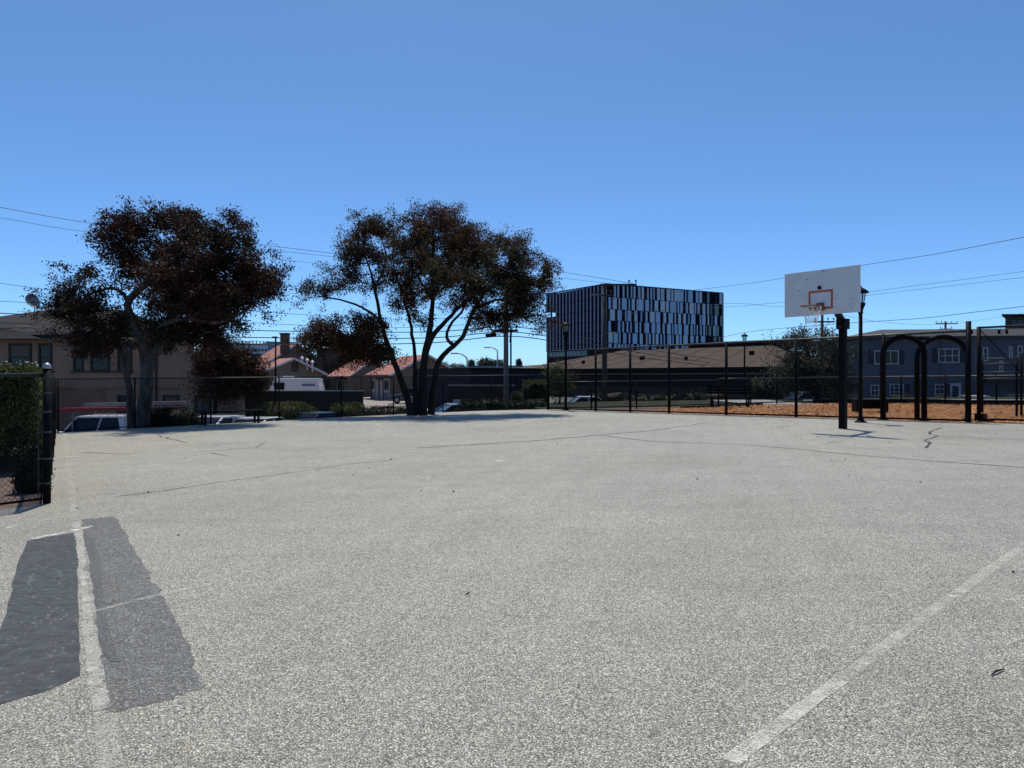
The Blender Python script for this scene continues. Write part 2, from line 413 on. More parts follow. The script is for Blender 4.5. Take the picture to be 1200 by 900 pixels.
MUL = [(4.4,28.05),(12.70,19.12),(26,5.6),(40,10),(30,26),(20.3,30.2),(18.3,33.0),(14.9,34.0),(12.3,33.6),(9.6,31.9),(7.3,30.6)]
sheet('mulch_ground', MUL, M['mulch'], lambda x, y: cz(x, y)-.03)
sheet('path', [(11.8,31.6),(14.1,31.9),(14.3,40),(11.2,41)], M['concrete'], lambda x, y: cz(x, y)-.015)
sheet('worn_grass', [(2.2,31.0),(6.0,28.2),(9.5,32.0),(9,33.2),(5,32.6)], M['soil'], lambda x, y: cz(x, y)-.044)
# dark timber edging of the mulch
m = MB(); edge = [(7.3,30.6),(9.6,31.9),(11.7,33.2)]
for a, b in zip(edge[:-1], edge[1:]): m.bar((a[0],a[1],cz(*a)), (b[0],b[1],cz(*b)), .12, .12)
edge = [(14.4,33.9),(14.9,34.0),(18.3,33.0),(20.3,30.2),(30,26)]
for a, b in zip(edge[:-1], edge[1:]): m.bar((a[0],a[1],cz(*a)+.05), (b[0],b[1],cz(*b)+.05), .15, .26)
m.build('timber_edging', M['black_worn'], kind='structure')
# pale kerb strip beyond it
m = MB(); e2 = [(15,36.5),(22,34.5),(32,29)]
for a, b in zip(e2[:-1], e2[1:]): m.bar((a[0],a[1],cz(*a)), (b[0],b[1],cz(*b)), .9, .12)
m.build('kerb', M['concrete'], kind='structure')

# loose wood chips over the visible mulch
def inpoly(x, y, poly):
    c = np.zeros(len(x), bool); j = len(poly)-1
    for i in range(len(poly)):
        xi, yi = poly[i]; xj, yj = poly[j]
        c ^= ((yi > y) != (yj > y)) & (x < (xj-xi)*(y-yi)/(yj-yi+1e-12)+xi); j = i
    return c
n = 60000
x = rng.uniform(4, 28, n); y = rng.uniform(12, 34.3, n)
k = inpoly(x, y, MUL) & (x/y < .80); x, y = x[k], y[k]; n = len(x)
a = rng.uniform(0, 2*np.pi, n); L = rng.uniform(.025, .075, n); W = rng.uniform(.010, .022, n)
tl = rng.uniform(-.35, .35, n); z = CB*x+CC*y-.012+rng.uniform(0, .022, n)
V = np.empty((n,4,3))
for q, (sx, sy) in enumerate(((-1,-1),(1,-1),(1,1),(-1,1))):
    V[:,q,0] = x+np.cos(a)*L*sx-np.sin(a)*W*sy; V[:,q,1] = y+np.sin(a)*L*sx+np.cos(a)*W*sy; V[:,q,2] = z+tl*L*sx
o = raw_mesh('wood_chips', V.reshape(-1,3), np.arange(4*n).reshape(-1,4), M['chips'])
tag(o, 'orange brown wood chips spread behind the tall chain link fence', 'wood chips', kind='stuff')

# ------------------------------------------------------------ marks on the court (real sheets a few mm proud)
def gpoly(name, pix, mat, dz, jit=0.0, sub=0):
    pts = [G(*p) for p in pix]; out = []
    for i, p in enumerate(pts):
        q = pts[(i+1) % len(pts)]
        if sub:
            for s in range(sub):
                t = s/sub; r = p.lerp(q, t)
                if s: r += Vector((random.gauss(0, jit), random.gauss(0, jit), 0))
                out.append((r.x, r.y))
        else: out.append((p.x, p.y))
    return sheet(name, out, mat, lambda x, y: cz(x, y)+dz)
def ribbon(name, pix, width, mat, dz, jit=.0, step=.25, wj=0.0):
    pts = [G(*p) for p in pix]; line = [pts[0]]
    for a, b in zip(pts[:-1], pts[1:]):
        n_ = max(1, int((b-a).length/step))
        for i in range(1, n_+1): line.append(a.lerp(b, i/n_) + (Vector((random.gauss(0, jit), random.gauss(0, jit), 0)) if i < n_ else Vector()))
    L_, R_ = [], []
    for i, p in enumerate(line):
        d = (line[min(i+1, len(line)-1)]-line[max(i-1, 0)]); d.z = 0; d.normalize()
        nn = Vector((-d.y, d.x, 0)); wd = width/2*(1+random.uniform(-wj, wj))
        L_.append(p+nn*wd); R_.append(p-nn*wd)
    m = MB(); nl = len(line)
    m.add([(q.x, q.y, cz(q.x, q.y)+dz) for q in L_+R_], [(i, i+nl, i+nl+1, i+1) for i in range(nl-1)])
    return m.build(name, mat, kind='structure')
gpoly('asphalt_patch', [(32,634),(88,624),(92,662),(91,700),(93,742),(94,792),(60,808),(0,826),(-60,845),(-60,760),(0,738),(12,700),(20,662)], M['patch_dark'], .002, .004, 5)
see_through(M['patch_mid'], .34, .52, 16)
gpoly('asphalt_patch', [(95,609),(134,605),(150,632),(172,668),(192,700),(214,745),(240,804),(200,820),(126,836),(121,800),(113,742),(105,690),(99,650)], M['patch_mid'], .002, .010, 9)
ribbon('painted_line', [(79,538),(84,575),(88,610)], .075, M['line_faint'], .003, 0, .2, .1)
ribbon('painted_line', [(88,612),(98,655),(103,700),(109,770),(120,832)], .066, M['line_mid'], .0045, .003, .08, .12)
ribbon('painted_line', [(120,834),(126,865),(130,900)], .075, M['line_faint'], .003, 0, .2, .1)
gpoly('asphalt_patch', [(98,624),(108,630),(116,650),(121,690),(126,730),(136,768),(141,776),(128,776),(121,764),(113,742),(106,694),(101,655)], M['patch_dark2'], .0035, .002, 4)
ribbon('painted_line', [(76,508),(79,538)], .09, M['line_faint'], .009)
ribbon('painted_line', [(90,722),(115,716),(160,704),(205,694),(245,686)], .05, M['line_faint'], .0055, .004, .1, .3)
ribbon('painted_line', [(36,632),(70,626),(108,617)], .05, M['line_white'], .006, .012, .04, .7)
ribbon('painted_line', [(856,893),(925,842),(985,797)], .066, M['line_worn'], .003, .002, .1, .1)
ribbon('painted_line', [(987,796),(1050,748),(1113,700)], .062, M['line_mid'], .003, 0, .2, .1)
ribbon('painted_line', [(1120,697),(1160,668),(1260,598)], .066, M['line_mid'], .003, 0, .2, .1)
ribbon('painted_line', [(1111,699),(1126,699)], .06, M['line_worn'], .004, .005, .05, .3)
ribbon('painted_line', [(575,540),(594,541)], .09, M['line_white'], .006, .005, .1, .3)
ribbon('painted_line', [(860,886),(876,888)], .07, M['line_worn'], .004, .005, .05, .4)
ribbon('painted_line', [(68,536),(94,535)], .12, M['line_white'], .006, .02, .1, .5)
ribbon('painted_line', [(8,619),(20,617)], .05, M['line_white'], .006, .005, .06, .4)
ribbon('painted_line', [(478,490),(458,492),(441,497),(446,500),(462,502)], .10, M['line_worn'], .006, 0, .3, .1)
ribbon('painted_line', [(784,503),(808,503)], .12, M['line_white'], .006, .01, .3, .2)
ribbon('painted_line', [(880,543),(950,537)], .06, M['line_faint'], .006, .02, .3, .3)
ribbon('painted_line', [(1018,496),(1030,496)], .14, M['line_white'], .006, .01, .3, .3)
ribbon('asphalt_crack', [(135,582),(200,574),(280,562),(350,553),(400,545),(470,538)], .024, M['crack'], .0015, .015, .15, .6)
ribbon('asphalt_crack', [(98,530),(140,532),(220,530),(300,525),(310,519)], .026, M['crack'], .003, .03, .3, .6)
ribbon('asphalt_crack', [(180,508),(196,514),(220,519)], .03, M['crack'], .003, .03, .3, .6)
ribbon('asphalt_crack', [(247,531),(270,535)], .03, M['crack'], .003, .03, .3, .6)
ribbon('asphalt_crack', [(490,525),(560,521),(620,517),(690,511),(760,505),(840,494)], .04, M['crack'], .003, .03, .4, .6)
ribbon('asphalt_crack', [(700,510),(760,517),(800,519),(860,520),(930,526),(1010,534),(1100,541),(1230,550)], .034, M['crack'], .003, .012, .4, .5)
ribbon('asphalt_crack', [(1103,501),(1090,506),(1089,509),(1100,511),(1083,516),(1090,519),(1085,525)], .05, M['crack'], .0015, .004, .2, .6)
ribbon('asphalt_crack', [(1100,511),(1140,513),(1210,516)], .035, M['crack'], .003, .02, .4, .6)
ribbon('asphalt_crack', [(906,502),(928,499)], .03, M['crack'], .003, .02, .4, .6)
ribbon('asphalt_crack', [(965,521),(990,516)], .02, M['crack'], .003, .02, .4, .6)
for px_ in ([(30,652),(45,655),(62,650),(75,652)], [(40,672),(33,684),(38,690),(30,700)], [(22,703),(34,700),(46,704),(60,699)], [(53,718),(60,728),(58,734),(66,740)], [(56,758),(54,766),(60,771),(72,768),(74,760)], [(18,735),(30,728),(44,733)], [(8,770),(22,760),(34,763),(42,756)], [(66,668),(72,676),(70,686)], [(60,700),(74,704),(84,700)]):
    ribbon('chalk_scratch', px_, .013, M['chalk'], .0035, .006, .05, .6)
# a short dark twig lying on the asphalt
a, b, c = G(1162,793), G(1168,789), G(1176,786)
m = MB(); m.tube([a+Vector((0,0,.006)), b+Vector((0,0,.012)), c+Vector((0,0,.006))], [.003,.005,.003], 5)
m.build('twig', M['bark_dark'], label='short dark twig lying on the asphalt at lower right', cat='twig')

# ------------------------------------------------------------ chain link fences
def chain_mesh(parent, spans, pitch, rad, name='chain_mesh', mat=None):
    Vs, Fs = [], []; o = 0
    for p0, p1, h0, h1 in spans:             # p0,p1 base points, h0..h1 heights above the base
        p0, p1 = Vector(p0), Vector(p1); L = (Vector((p1.x,p1.y,0))-Vector((p0.x,p0.y,0))).length
        du = (p1-p0)/L; nrm = Vector((-du.y, du.x, 0)).normalized()
        H = h1-h0
        for fam in (1, -1):
            u0 = -H*.9
            while u0 < L:
                # line u = u0 + .9 v (or mirrored)
                va, vb = max(0, -u0/.9), min(H, (L-u0)/.9)
                if vb-va > .01:
                    ua, ub = u0+.9*va, u0+.9*vb
                    if fam < 0: ua, ub = L-ua, L-ub
                    A = p0+du*ua+Vector((0,0,h0+va)); B = p0+du*ub+Vector((0,0,h0+vb))
                    d = (B-A).normalized(); s = d.cross(nrm)
                    off = nrm*(.0022*fam)
                    for Q in (A, B):
                        for an in (90, 210, 330):
                            Vs.append(Q+off+nrm*math.sin(R(an))*rad+s*math.cos(R(an))*rad)
                    Fs += [(o,o+1,o+4,o+3),(o+1,o+2,o+5,o+4),(o+2,o,o+3,o+5)]; o += 6
                u0 += pitch
    m = MB(); m.v = [tuple(v) for v in Vs]; m.f = Fs
    return m.build(name, mat or M['black'], parent, kind='stuff')
def bp(x, y, dz=0): return Vector((x, y, cz(x, y)+dz))
def fence(label, posts, h, group, pitch=.075, rad=.0028, pr=.03, rr=.022, rails=(0.0,), cap=False, tall=None, pmat='black'):
    f = thing('chain_link_fence', label, 'fence', bp(*posts[0]), group)
    for i, p in enumerate(posts):
        hh = h + (tall or {}).get(i, .03); r_ = pr*(1.45 if tall and i in tall else 1)
        b = bp(*p); m = MB(); m.tube([b-Vector((0,0,.1)), b+Vector((0,0,hh))], r_, 10)
        m.build('post', M[pmat], f, True)
    for k_, dz in enumerate(rails):
        m = MB(); m.tube([bp(*p)+Vector((0,0,h-dz)) for p in posts], rr, 8); m.build('top_rail' if k_ == 0 else 'middle_rail', M['rail'], f, True)
    m = MB(); m.tube([bp(*p)+Vector((0,0,.05)) for p in posts], rr*.9, 8); m.build('bottom_rail', M['black'], f, True)
    chain_mesh(f, [(bp(*a), bp(*b), .05, h) for a, b in zip(posts[:-1], posts[1:])], pitch, rad)
    return f
# tall fence on the right side of the court
TS = [0, .168, .277, .389, .537, .694, .861, 1.0]
TP = [(1.545+10.955*t, 30.6-11.16*t) for t in TS]
GR = 'tall black chain link fence sections on the right of the court'
f = fence('tall black chain link fence running behind the hoop along the right edge', TP, 2.50, GR, .07, .0045, .047, .030, tall={7: .27})
# the next section stands a little further out, with a diagonal brace and a foot
q0, q1, q2 = (13.12,19.95), (15.25,18.05), (18.0,15.6)
f2 = fence('tall chain link section with a diagonal brace at far right of the tall end post', [q0,q1,q2], 2.62, GR, .07, .0045, .055, .030)
a = bp(*q0, 2.6); b = bp(q0[0]+.85, q0[1]-.76, 1.1); m = MB(); m.tube([a, b], .012, 6); m.build('brace', M['black'], f2)
m = MB(); a = bp(*q0); m.box(a+Vector((.05,0,.1)), (.30,.22,.22), .7); m.box(a+Vector((.12,-.08,.03)), (.5,.3,.08), .7); m.build('foot', M['black'], f2)
# low fence behind the mulch
LP = [(1.62,31.3),(3.5,31.3),(5.5,31.35),(7.1,31.9),(9.6,33.0)]
fence('waist high black chain link fence along the grass behind the tall fence', LP, 1.17, 'low black chain link fences around the play area', .09, .0032, .034, .026, rails=(0.0,))
LP = [(9.6,33.0),(11.4,33.9),(12.9,34.6),(14.8,34.3),(16.5,33.8),(18.15,33.1),(19.1,31.3),(20.2,29.6),(21.9,27.5),(23.4,25.6),(25,23.5)]
fence('waist high black chain link fence behind the wood chips in front of the blue house', LP, 1.22, 'low black chain link fences around the play area', .09, .0032, .036, .03)
# fence along the far left edge
def on(px, py, back=.25):
    p = G(px, py); return (p.x*(1+back/p.y), p.y+back)
EP = [on(68,507.5),on(158,502.5),on(247,497),on(327,492.8),on(400,489.5),on(461,486),on(519,483),on(575,480.3),(1.545,30.75)]
fence('head high black chain link fence along the far left edge in front of the trees', EP, 1.50, 'left side chain link fences', .07, .0032, .024, .019)
# fence going away on the left + the near corner
CORN = (-5.28, 8.06)
def lerp2(a, b, t): return (a[0]+(b[0]-a[0])*t, a[1]+(b[1]-a[1])*t)
FA = [lerp2(CORN, (-12.62,19.62), t) for t in (0, .22, .44, .66, .83, 1)]
f3 = fence('black chain link fence running away from the near left corner beside the hedge', FA, 1.48, 'left side chain link fences', .06, .0026, .030, .022)
NB = [lerp2(CORN, (-7.2,5.4), t) for t in (0.04, 1)]
f4 = thing('chain_link_fence', 'nearest black chain link fence with a domed corner post at far left', 'fence', bp(*CORN), 'left side chain link fences')
b = bp(*CORN); b2 = bp(*NB[1])
m = MB(); m.tube([b-Vector((0,0,.1)), b+Vector((0,0,1.53))], .041, 16); pst = m.build('post', M['black_worn'], f4, True)
m = MB(); m.lathe(b+Vector((0,0,1.53)), [(.047,0),(.047,.012),(.044,.03),(.034,.050),(.017,.063),(.004,.068)], 16); m.build('post_cap', M['galv'], pst, True)
m = MB(); m.tube([b2-Vector((0,0,.1)), b2+Vector((0,0,1.5))], .03, 12); m.build('post', M['black'], f4, True)
m = MB(); m.tube([b+Vector((0,0,1.46)), b2+Vector((0,0,1.46))], .021, 10); m.build('top_rail', M['rail'], f4, True)
m = MB(); m.tube([b+Vector((0,0,.06)), b2+Vector((0,0,.06))], .014, 8); m.build('bottom_rail', M['black'], f4, True)
d = (b2-b); d.z = 0; d.normalize()
m = MB(); t0 = b+d*.085; m.bar(t0+Vector((0,0,.06)), t0+Vector((0,0,1.46)), .012, .005); m.build('tension_bar', M['band'], f4)
for z in (.22,.50,.80,1.03,1.24,1.42):
    m = MB(); m.lathe(b+Vector((0,0,z)), [(.0425,0),(.0445,.002),(.0445,.020),(.0425,.022)], 16)
    m.bar(b+d*.045+Vector((0,0,z+.012)), b+d*.10+Vector((0,0,z+.012)), .008, .018)
    m.build('band', M['band'], f4, True)
chain_mesh(f4, [(b+d*.08, b2, .05, 1.46)], .058, .0026)

# ------------------------------------------------------------ basketball hoop
BC = Vector((7.28, 16.75, 0)); ud = Vector((.59, -.81, 0)).normalized(); nd = Vector((-ud.y*-1, 0, 0))
nd = Vector((-.81, -.59, 0)).normalized()     # board normal, towards the camera's left
hoop = thing('basketball_hoop', 'black basketball hoop with a speckled white backboard and orange target square', 'basketball hoop', bp(8.25, 17.7))
zb0, zb1 = 2.80, 3.87
def bd(u, z, n_=0.0): return BC+ud*u+nd*n_+Vector((0,0,z))
pb = bp(8.25, 17.7)
m = MB(); m.add([pb+Vector((sx*.078*math.cos(.63)-sy*.078*math.sin(.63), sx*.078*math.sin(.63)+sy*.078*math.cos(.63), z)) for z in (-.2, 2.50) for sx, sy in ((-1,-1),(1,-1),(1,1),(-1,1))],
             [(3,2,1,0),(4,5,6,7),(0,1,5,4),(1,2,6,5),(2,3,7,6),(3,0,4,7)])
pole = bevel(m.build('pole', M['black'], hoop), .015)
m = MB(); m.box(pb+Vector((0,0,2.61)), (.25,.23,.26), .63); bevel(m.build('collar', M['black'], hoop), .012)
for z_ in (2.54, 2.68):
    m = MB(); q = pb+nd*.12+Vector((0,0,z_)); m.tube([q, q+nd*.03], .016, 6); m.build('bolt', M['galv'], hoop)
# sloping arm, then level arms to the back of the board
jt = pb+Vector((0,0,2.66)); 
m = MB(); m.bar(jt, bd(-.12, 2.98, -.86), .13, .12); m.bar(bd(-.12, 2.93, -.90), bd(-.02, 3.06, -.04), .12, .12); bevel(m.build('arm', M['black'], hoop), .008)
m = MB()
for u, z in ((-.42,3.55),(.42,3.55),(-.42,3.02),(.42,3.02)): m.tube([bd(0, 3.16, -.55), bd(u, z, -.04)], .018, 6)
m.build('brace', M['black'], hoop)
m = MB(); W2 = .945
def boardbox(m, u0, u1, z0, z1, n0, n1):
    return m.add([bd(u, z, n_) for n_ in (n0, n1) for u, z in ((u0,z0),(u1,z0),(u1,z1),(u0,z1))], [(3,2,1,0),(4,5,6,7),(0,1,5,4),(1,2,6,5),(2,3,7,6),(3,0,4,7)])
boardbox(m, -W2, W2, zb0, zb1, -.03, 0); bevel(m.build('backboard', M['board'], hoop), .006)
m = MB(); boardbox(m, -W2+.05, W2-.05, zb0+.03, zb0+.08, -.07, -.031); m.build('back_frame', M['black'], hoop)
m = MB(); boardbox(m, -W2+.05, W2-.05, zb1-.08, zb1-.03, -.07, -.031); m.build('back_frame', M['black'], hoop)
m = MB(); zt0, zt1, hw, th = 2.93, 3.38, .305, .05
boardbox(m, -hw, hw, zt1-th, zt1, .002, .005); boardbox(m, -hw, hw, zt0, zt0+th, .002, .005)
boardbox(m, -hw, -hw+th, zt0+th, zt1-th, .002, .005); boardbox(m, hw-th, hw, zt0+th, zt1-th, .002, .005)
m.build('target_square', M['orange'], hoop)
m = MB(); c_ = bd(-.02, 3.44, .002); m.tube([c_, c_+nd*.03], .045, 12); m.build('bolt_plate', M['black'], hoop)
rc = bd(0, 2.985, .15+.235); RR = .232
m = MB(); m.tube([rc+Vector((math.cos(t)*RR, math.sin(t)*RR, 0)) for t in [2*math.pi*i/32 for i in range(33)]], .014, 8, False); rim = m.build('rim', M['rust'], hoop, True)
m = MB(); boardbox(m, -.09, .09, 2.90, 3.08, .006, .03); boardbox(m, -.09, .09, 2.955, 3.0, .03, .17)
for s_ in (-1, 1): m.tube([bd(.10*s_, 2.90, .02), bd(.16*s_, 2.975, .22)], .012, 6)
m.build('rim_bracket', M['rust'], hoop)
m = MB(); K = 12; rows = [(RR-.012, 0), (.205, -.10), (.165, -.20), (.135, -.30), (.125, -.40)]
def np_(i, j):
    r_, z_ = rows[i]; a = 2*math.pi*(j+.5*(i % 2))/K; return rc+Vector((math.cos(a)*r_, math.sin(a)*r_, z_))
for i in range(4):
    for j in range(K):
        m.tube([np_(i,j), np_(i+1,j)], .005, 4, False); m.tube([np_(i,j), np_(i+1, (j-1 if i % 2 == 0 else j+1))], .005, 4, False)
m.build('net', M['net'], hoop)

# ------------------------------------------------------------ park lamp posts
def lamp_post(label, px, py, h, D=None, scale=1.0):
    b = G(px, py) if D is None else Vector(((px-600)/F*D, D, T((px-600)/F*D, D) if D > 42 else cz((px-600)/F*D, D)))
    top = b.z+h
    t = thing('lamp_post', label, 'lamp post', b, 'black park lamp posts with glass lanterns')
    m = MB(); m.lathe(b, [(.16,0),(.16,.03),(.10,.05),(.075,.12),(.055,.16),(.05,.22)], 12); m.build('base', M['black'], t)
    m = MB(); m.tube([b+Vector((0,0,.15)), b+Vector((0,0,h-.72))], [.055,.05], 12); m.build('pole', M['black'], t, True)
    m = MB(); c = b+Vector((0,0,h-.75)); m.lathe(c, [(.055,0),(.075,.03),(.06,.08),(.085,.16),(.12,.24),(.13,.30),(.10,.31)], 10); m.build('collar', M['black'], t, True)
    c = b+Vector((0,0,h-.44))
    m = MB(); m.lathe(c, [(.085,0),(.135,.27)], 8); m.build('lantern_glass', M['lampglass'], t)
    m = MB()
    for i in range(8):
        a = 2*math.pi*i/8; m.tube([c+Vector((math.cos(a)*.09, math.sin(a)*.09, 0)), c+Vector((math.cos(a)*.14, math.sin(a)*.14, .27))], .010, 4)
    m.build('lantern_frame', M['black'], t)
    m = MB(); m.lathe(c+Vector((0,0,.27)), [(.215,0),(.22,.02),(.15,.09),(.07,.14),(.03,.17),(.022,.20),(.004,.22)], 12); m.build('lantern_roof', M['black'], t, True)
    return t
lamp_post('black lamp post standing just right of the basketball pole', 1008.5, 495, 3.80)
lamp_post('black lamp post on the court edge in front of the striped glass building', 663, 480.5, 3.72)
lamp_post('distant black lamp post beyond the tall fence at the right end of the brown roof', 872.5, 0, 3.85, 42.0)

# ------------------------------------------------------------ double arch at the play area entrance
ar = thing('entrance_arch', 'black double metal archway standing behind the tall fence at right', 'arch', bp(11.2, 20.9))
def arch(p0, p1, h, lw):
    p0, p1 = Vector(p0), Vector(p1); r_ = (p1-p0).length/2; c = (p0+p1)/2; u = (p1-p0).normalized()
    z0 = h-r_*.92; pts = [p0, p0+Vector((0,0,z0))]
    for i in range(1, 16):
        a = math.pi-math.pi*i/16; pts.append(c+u*math.cos(a)*r_+Vector((0,0,z0+math.sin(a)*r_*.92)))
    pts += [p1+Vector((0,0,z0)), p1]
    m = MB(); m.tube(pts, lw, 10); return m
A0, A1, A2, A3 = G(1040,492.5), G(1089,493.5), G(1096,493.5), G(1137.5,494)
arch(A0+Vector((0,.25,0)), A1+Vector((0,.25,0)), 2.42, .078).build('arch_frame', M['black'], ar, True)
arch(A2+Vector((0,.9,0)), A3+Vector((.5,.9,0)), 2.42, .075).build('arch_frame', M['black'], ar, True)
m = MB(); m.tube([(A0+A1)/2+Vector((.4,.25,2.40)), (A2+A3)/2+Vector((-.1,.9,2.36))], .045, 8); m.build('tie_beam', M['black'], ar, True)
for p in (A0+Vector((0,.25,0)), A1+Vector((0,.25,0)), A2+Vector((0,.9,0)), A3+Vector((.5,.9,0))):
    m = MB(); m.lathe(p, [(.14,-.1),(.14,.02),(.12,.03)], 12); m.build('foot_plate', M['black'], ar)

# ------------------------------------------------------------ benches and play equipment
def slat_bench(label, p, ang, w=1.7, back=True, seat_h=.44, name='park_bench', grp='black park benches'):
    t = thing(name, label, 'bench', p, grp); ca, sa = math.cos(ang), math.sin(ang)
    def q(x, y, z): return Vector((p[0]+x*ca-y*sa, p[1]+x*sa+y*ca, p[2]+z))
    for i in range(4):
        m = MB(); m.bar(q(-w/2, -.18+i*.12, seat_h), q(w/2, -.18+i*.12, seat_h), .09, .035); m.build('seat_slat', M['black_worn'], t)
    if back:
        for i in range(3):
            m = MB(); m.bar(q(-w/2, .26+i*.03, seat_h+.16+i*.13), q(w/2, .26+i*.03, seat_h+.16+i*.13), .035, .09, Vector((0,0,1))); m.build('back_slat', M['black_worn'], t)
    for s in (-1, 1):
        m = MB(); x_ = s*(w/2-.18)
        m.bar(q(x_, -.2, -.1), q(x_, -.2, seat_h-.02), .06); m.bar(q(x_, .2, -.1), q(x_, .2, seat_h-.02), .06); m.bar(q(x_, -.22, seat_h-.04), q(x_, .22, seat_h-.04), .05)
        if back: m.bar(q(x_, .22, seat_h-.04), q(x_, .36, seat_h+.5), .05)
        m.build('leg', M['black'], t)
    return t
g_ = G(269, 497); slat_bench('flat black bench without a back at the far left edge of the court', (g_.x, g_.y+.1, g_.z), .64, 2.0, False, .42)
x_, y_ = 11.0, 34.9; slat_bench('black bench with a backrest on the grass behind the low fence', (9.6, 31.3, cz(9.6,31.3)), -.1, 1.9, True, .44)
# low solid-sided seat in the chips behind the hoop
bx = thing('play_bench', 'low black bench with solid sides standing in the wood chips behind the hoop', 'bench', bp(12.9, 25.6))
p = bp(12.9, 25.6)
m = MB(); m.box(p+Vector((0,0,.42)), (1.15,.55,.06), -.1); bevel(m.build('seat', M['black_worn'], bx), .01)
for s in (-1, 1):
    m = MB(); m.box(p+Vector((s*.5*math.cos(-.1), s*.5*math.sin(-.1), .19)), (.08,.5,.40), -.1); m.build('side_panel', M['black'], bx)
m = MB(); m.box(p+Vector((0,.18,.24)), (.92,.05,.28), -.1); m.build('back_panel', M['black'], bx)
# climbing frame at the right edge of the picture
cf = thing('climbing_frame', 'black tube climbing frame with level bars at the right edge behind the fence', 'climbing frame', bp(15.9, 22.2))
pa = [bp(15.85, 22.3), bp(16.0, 22.3), bp(17.6, 22.1), bp(15.9, 24.0), bp(17.6, 23.9)]
for i, p in enumerate(pa[:2]+pa[2:]):
    m = MB(); m.tube([p-Vector((0,0,.1)), p+Vector((0,0,(1.82, 1.95, 2.2, 1.9, 2.2)[i]))], .035, 8); m.build('post', M['black'], cf, True)
for z in (1.15, 1.35, 1.62, 1.78):
    m = MB(); m.tube([pa[0]+Vector((-1.1,0,z)), pa[2]+Vector((0,0,z))], .02, 6); m.build('bar', M['rail'], cf, True)
m = MB(); m.tube([pa[0]+Vector((-1.1,0,1.78)), pa[0]+Vector((-1.1,0,1.1))], .02, 6); m.build('bar', M['black'], cf, True)
for z in (1.15, 1.62):
    m = MB(); m.tube([pa[3]+Vector((0,0,z)), pa[4]+Vector((0,0,z))], .02, 6); m.build('bar', M['rail'], cf, True)

# ------------------------------------------------------------ buildings
class Fr:                                    # wall frame: origin, direction along the wall, outward normal (left hand of direction reversed)
    def __init__(s, a, b, z=0.0):
        s.o = Vector((a[0], a[1], z)); d = Vector((b[0]-a[0], b[1]-a[1], 0)); s.L = d.length; s.u = d/s.L
        s.n = Vector((s.u.y, -s.u.x, 0))     # walls run left to right as seen from the front, so the normal faces the viewer
    def p(s, u, z, n_=0.0): return s.o+s.u*u+s.n*n_+Vector((0,0,z))
    def box(s, m, u0, u1, z0, z1, n0, n1):
        return m.add([s.p(u, z, n_) for n_ in (n0, n1) for u, z in ((u0,z0),(u1,z0),(u1,z1),(u0,z1))], [(3,2,1,0),(4,5,6,7),(0,1,5,4),(1,2,6,5),(2,3,7,6),(3,0,4,7)])
def window(parent, fr, u0, u1, z0, z1, frame='trim_dark', pane='glass', bars=(0,1), t=.09, sill=False, blind=0):
    m = MB(); fr.box(m, u0, u1, z1-t, z1, .005, .075); fr.box(m, u0, u1, z0, z0+t, .005, .075)
    fr.box(m, u0, u0+t, z0+t, z1-t, .005, .073); fr.box(m, u1-t, u1, z0+t, z1-t, .005, .073)
    wn = m.build('window', M[frame], parent)
    m = MB(); fr.box(m, u0+t, u1-t, z0+t, z1-t, .006, .022); m.build('pane', M[pane], wn)
    m = MB()
    for i in range(bars[0]):
        u = u0+(u1-u0)*(i+1)/(bars[0]+1); fr.box(m, u-.03, u+.03, z0+t, z1-t, .024, .055)
    for i in range(bars[1]):
        z = z0+(z1-z0)*(i+1)/(bars[1]+1); fr.box(m, u0+t, u1-t, z-.03, z+.03, .024, .057)
    if m.v: m.build('glazing_bar', M[frame], wn)
    if blind:
        m = MB(); fr.box(m, u0+t, u1-t, z1-t-(z1-z0-2*t)*blind, z1-t, .0225, .0235); m.build('blind', M['blind'], wn)
    if sill:
        m = MB(); fr.box(m, u0-.1, u1+.1, z0-.09, z0-.002, .003, .13); m.build('sill', M[frame], wn)
    return wn
def gable_roof(parent, K, s_, ls, g_, wg, ze, zr, mat, over=.45, th=.16, trim='trim_white', name='roof'):
    K = Vector((K[0], K[1], 0)); s_ = Vector((s_[0], s_[1], 0)).normalized(); g_ = Vector((g_[0], g_[1], 0)).normalized()
    sl = (zr-ze)/(wg/2); Z = Vector((0,0,1))
    def pt(a, b, z): return K+s_*a+g_*b+Z*z
    m = MB(); zo = ze-sl*over
    for side in (0, 1):
        bo = -over if side == 0 else wg+over; bm = wg/2
        q = [pt(-over, bo, zo), pt(-over, bm, zr), pt(ls+over, bm, zr), pt(ls+over, bo, zo)]
        vs = q+[v+Z*th for v in q]; m.add(vs, [(0,1,2,3),(7,6,5,4),(0,4,5,1),(1,5,6,2),(2,6,7,3),(3,7,4,0)])
    rf = m.build(name, mat, parent)
    m = MB()
    for side in (0, 1):
        bo = -over if side == 0 else wg+over
        m.bar(pt(-over-.03, bo, zo+th*.4), pt(-over-.03, wg/2, zr+th*.4), .05, .20, Vector((0,0,1)))
    m.build('rake_board', M[trim], rf); return rf
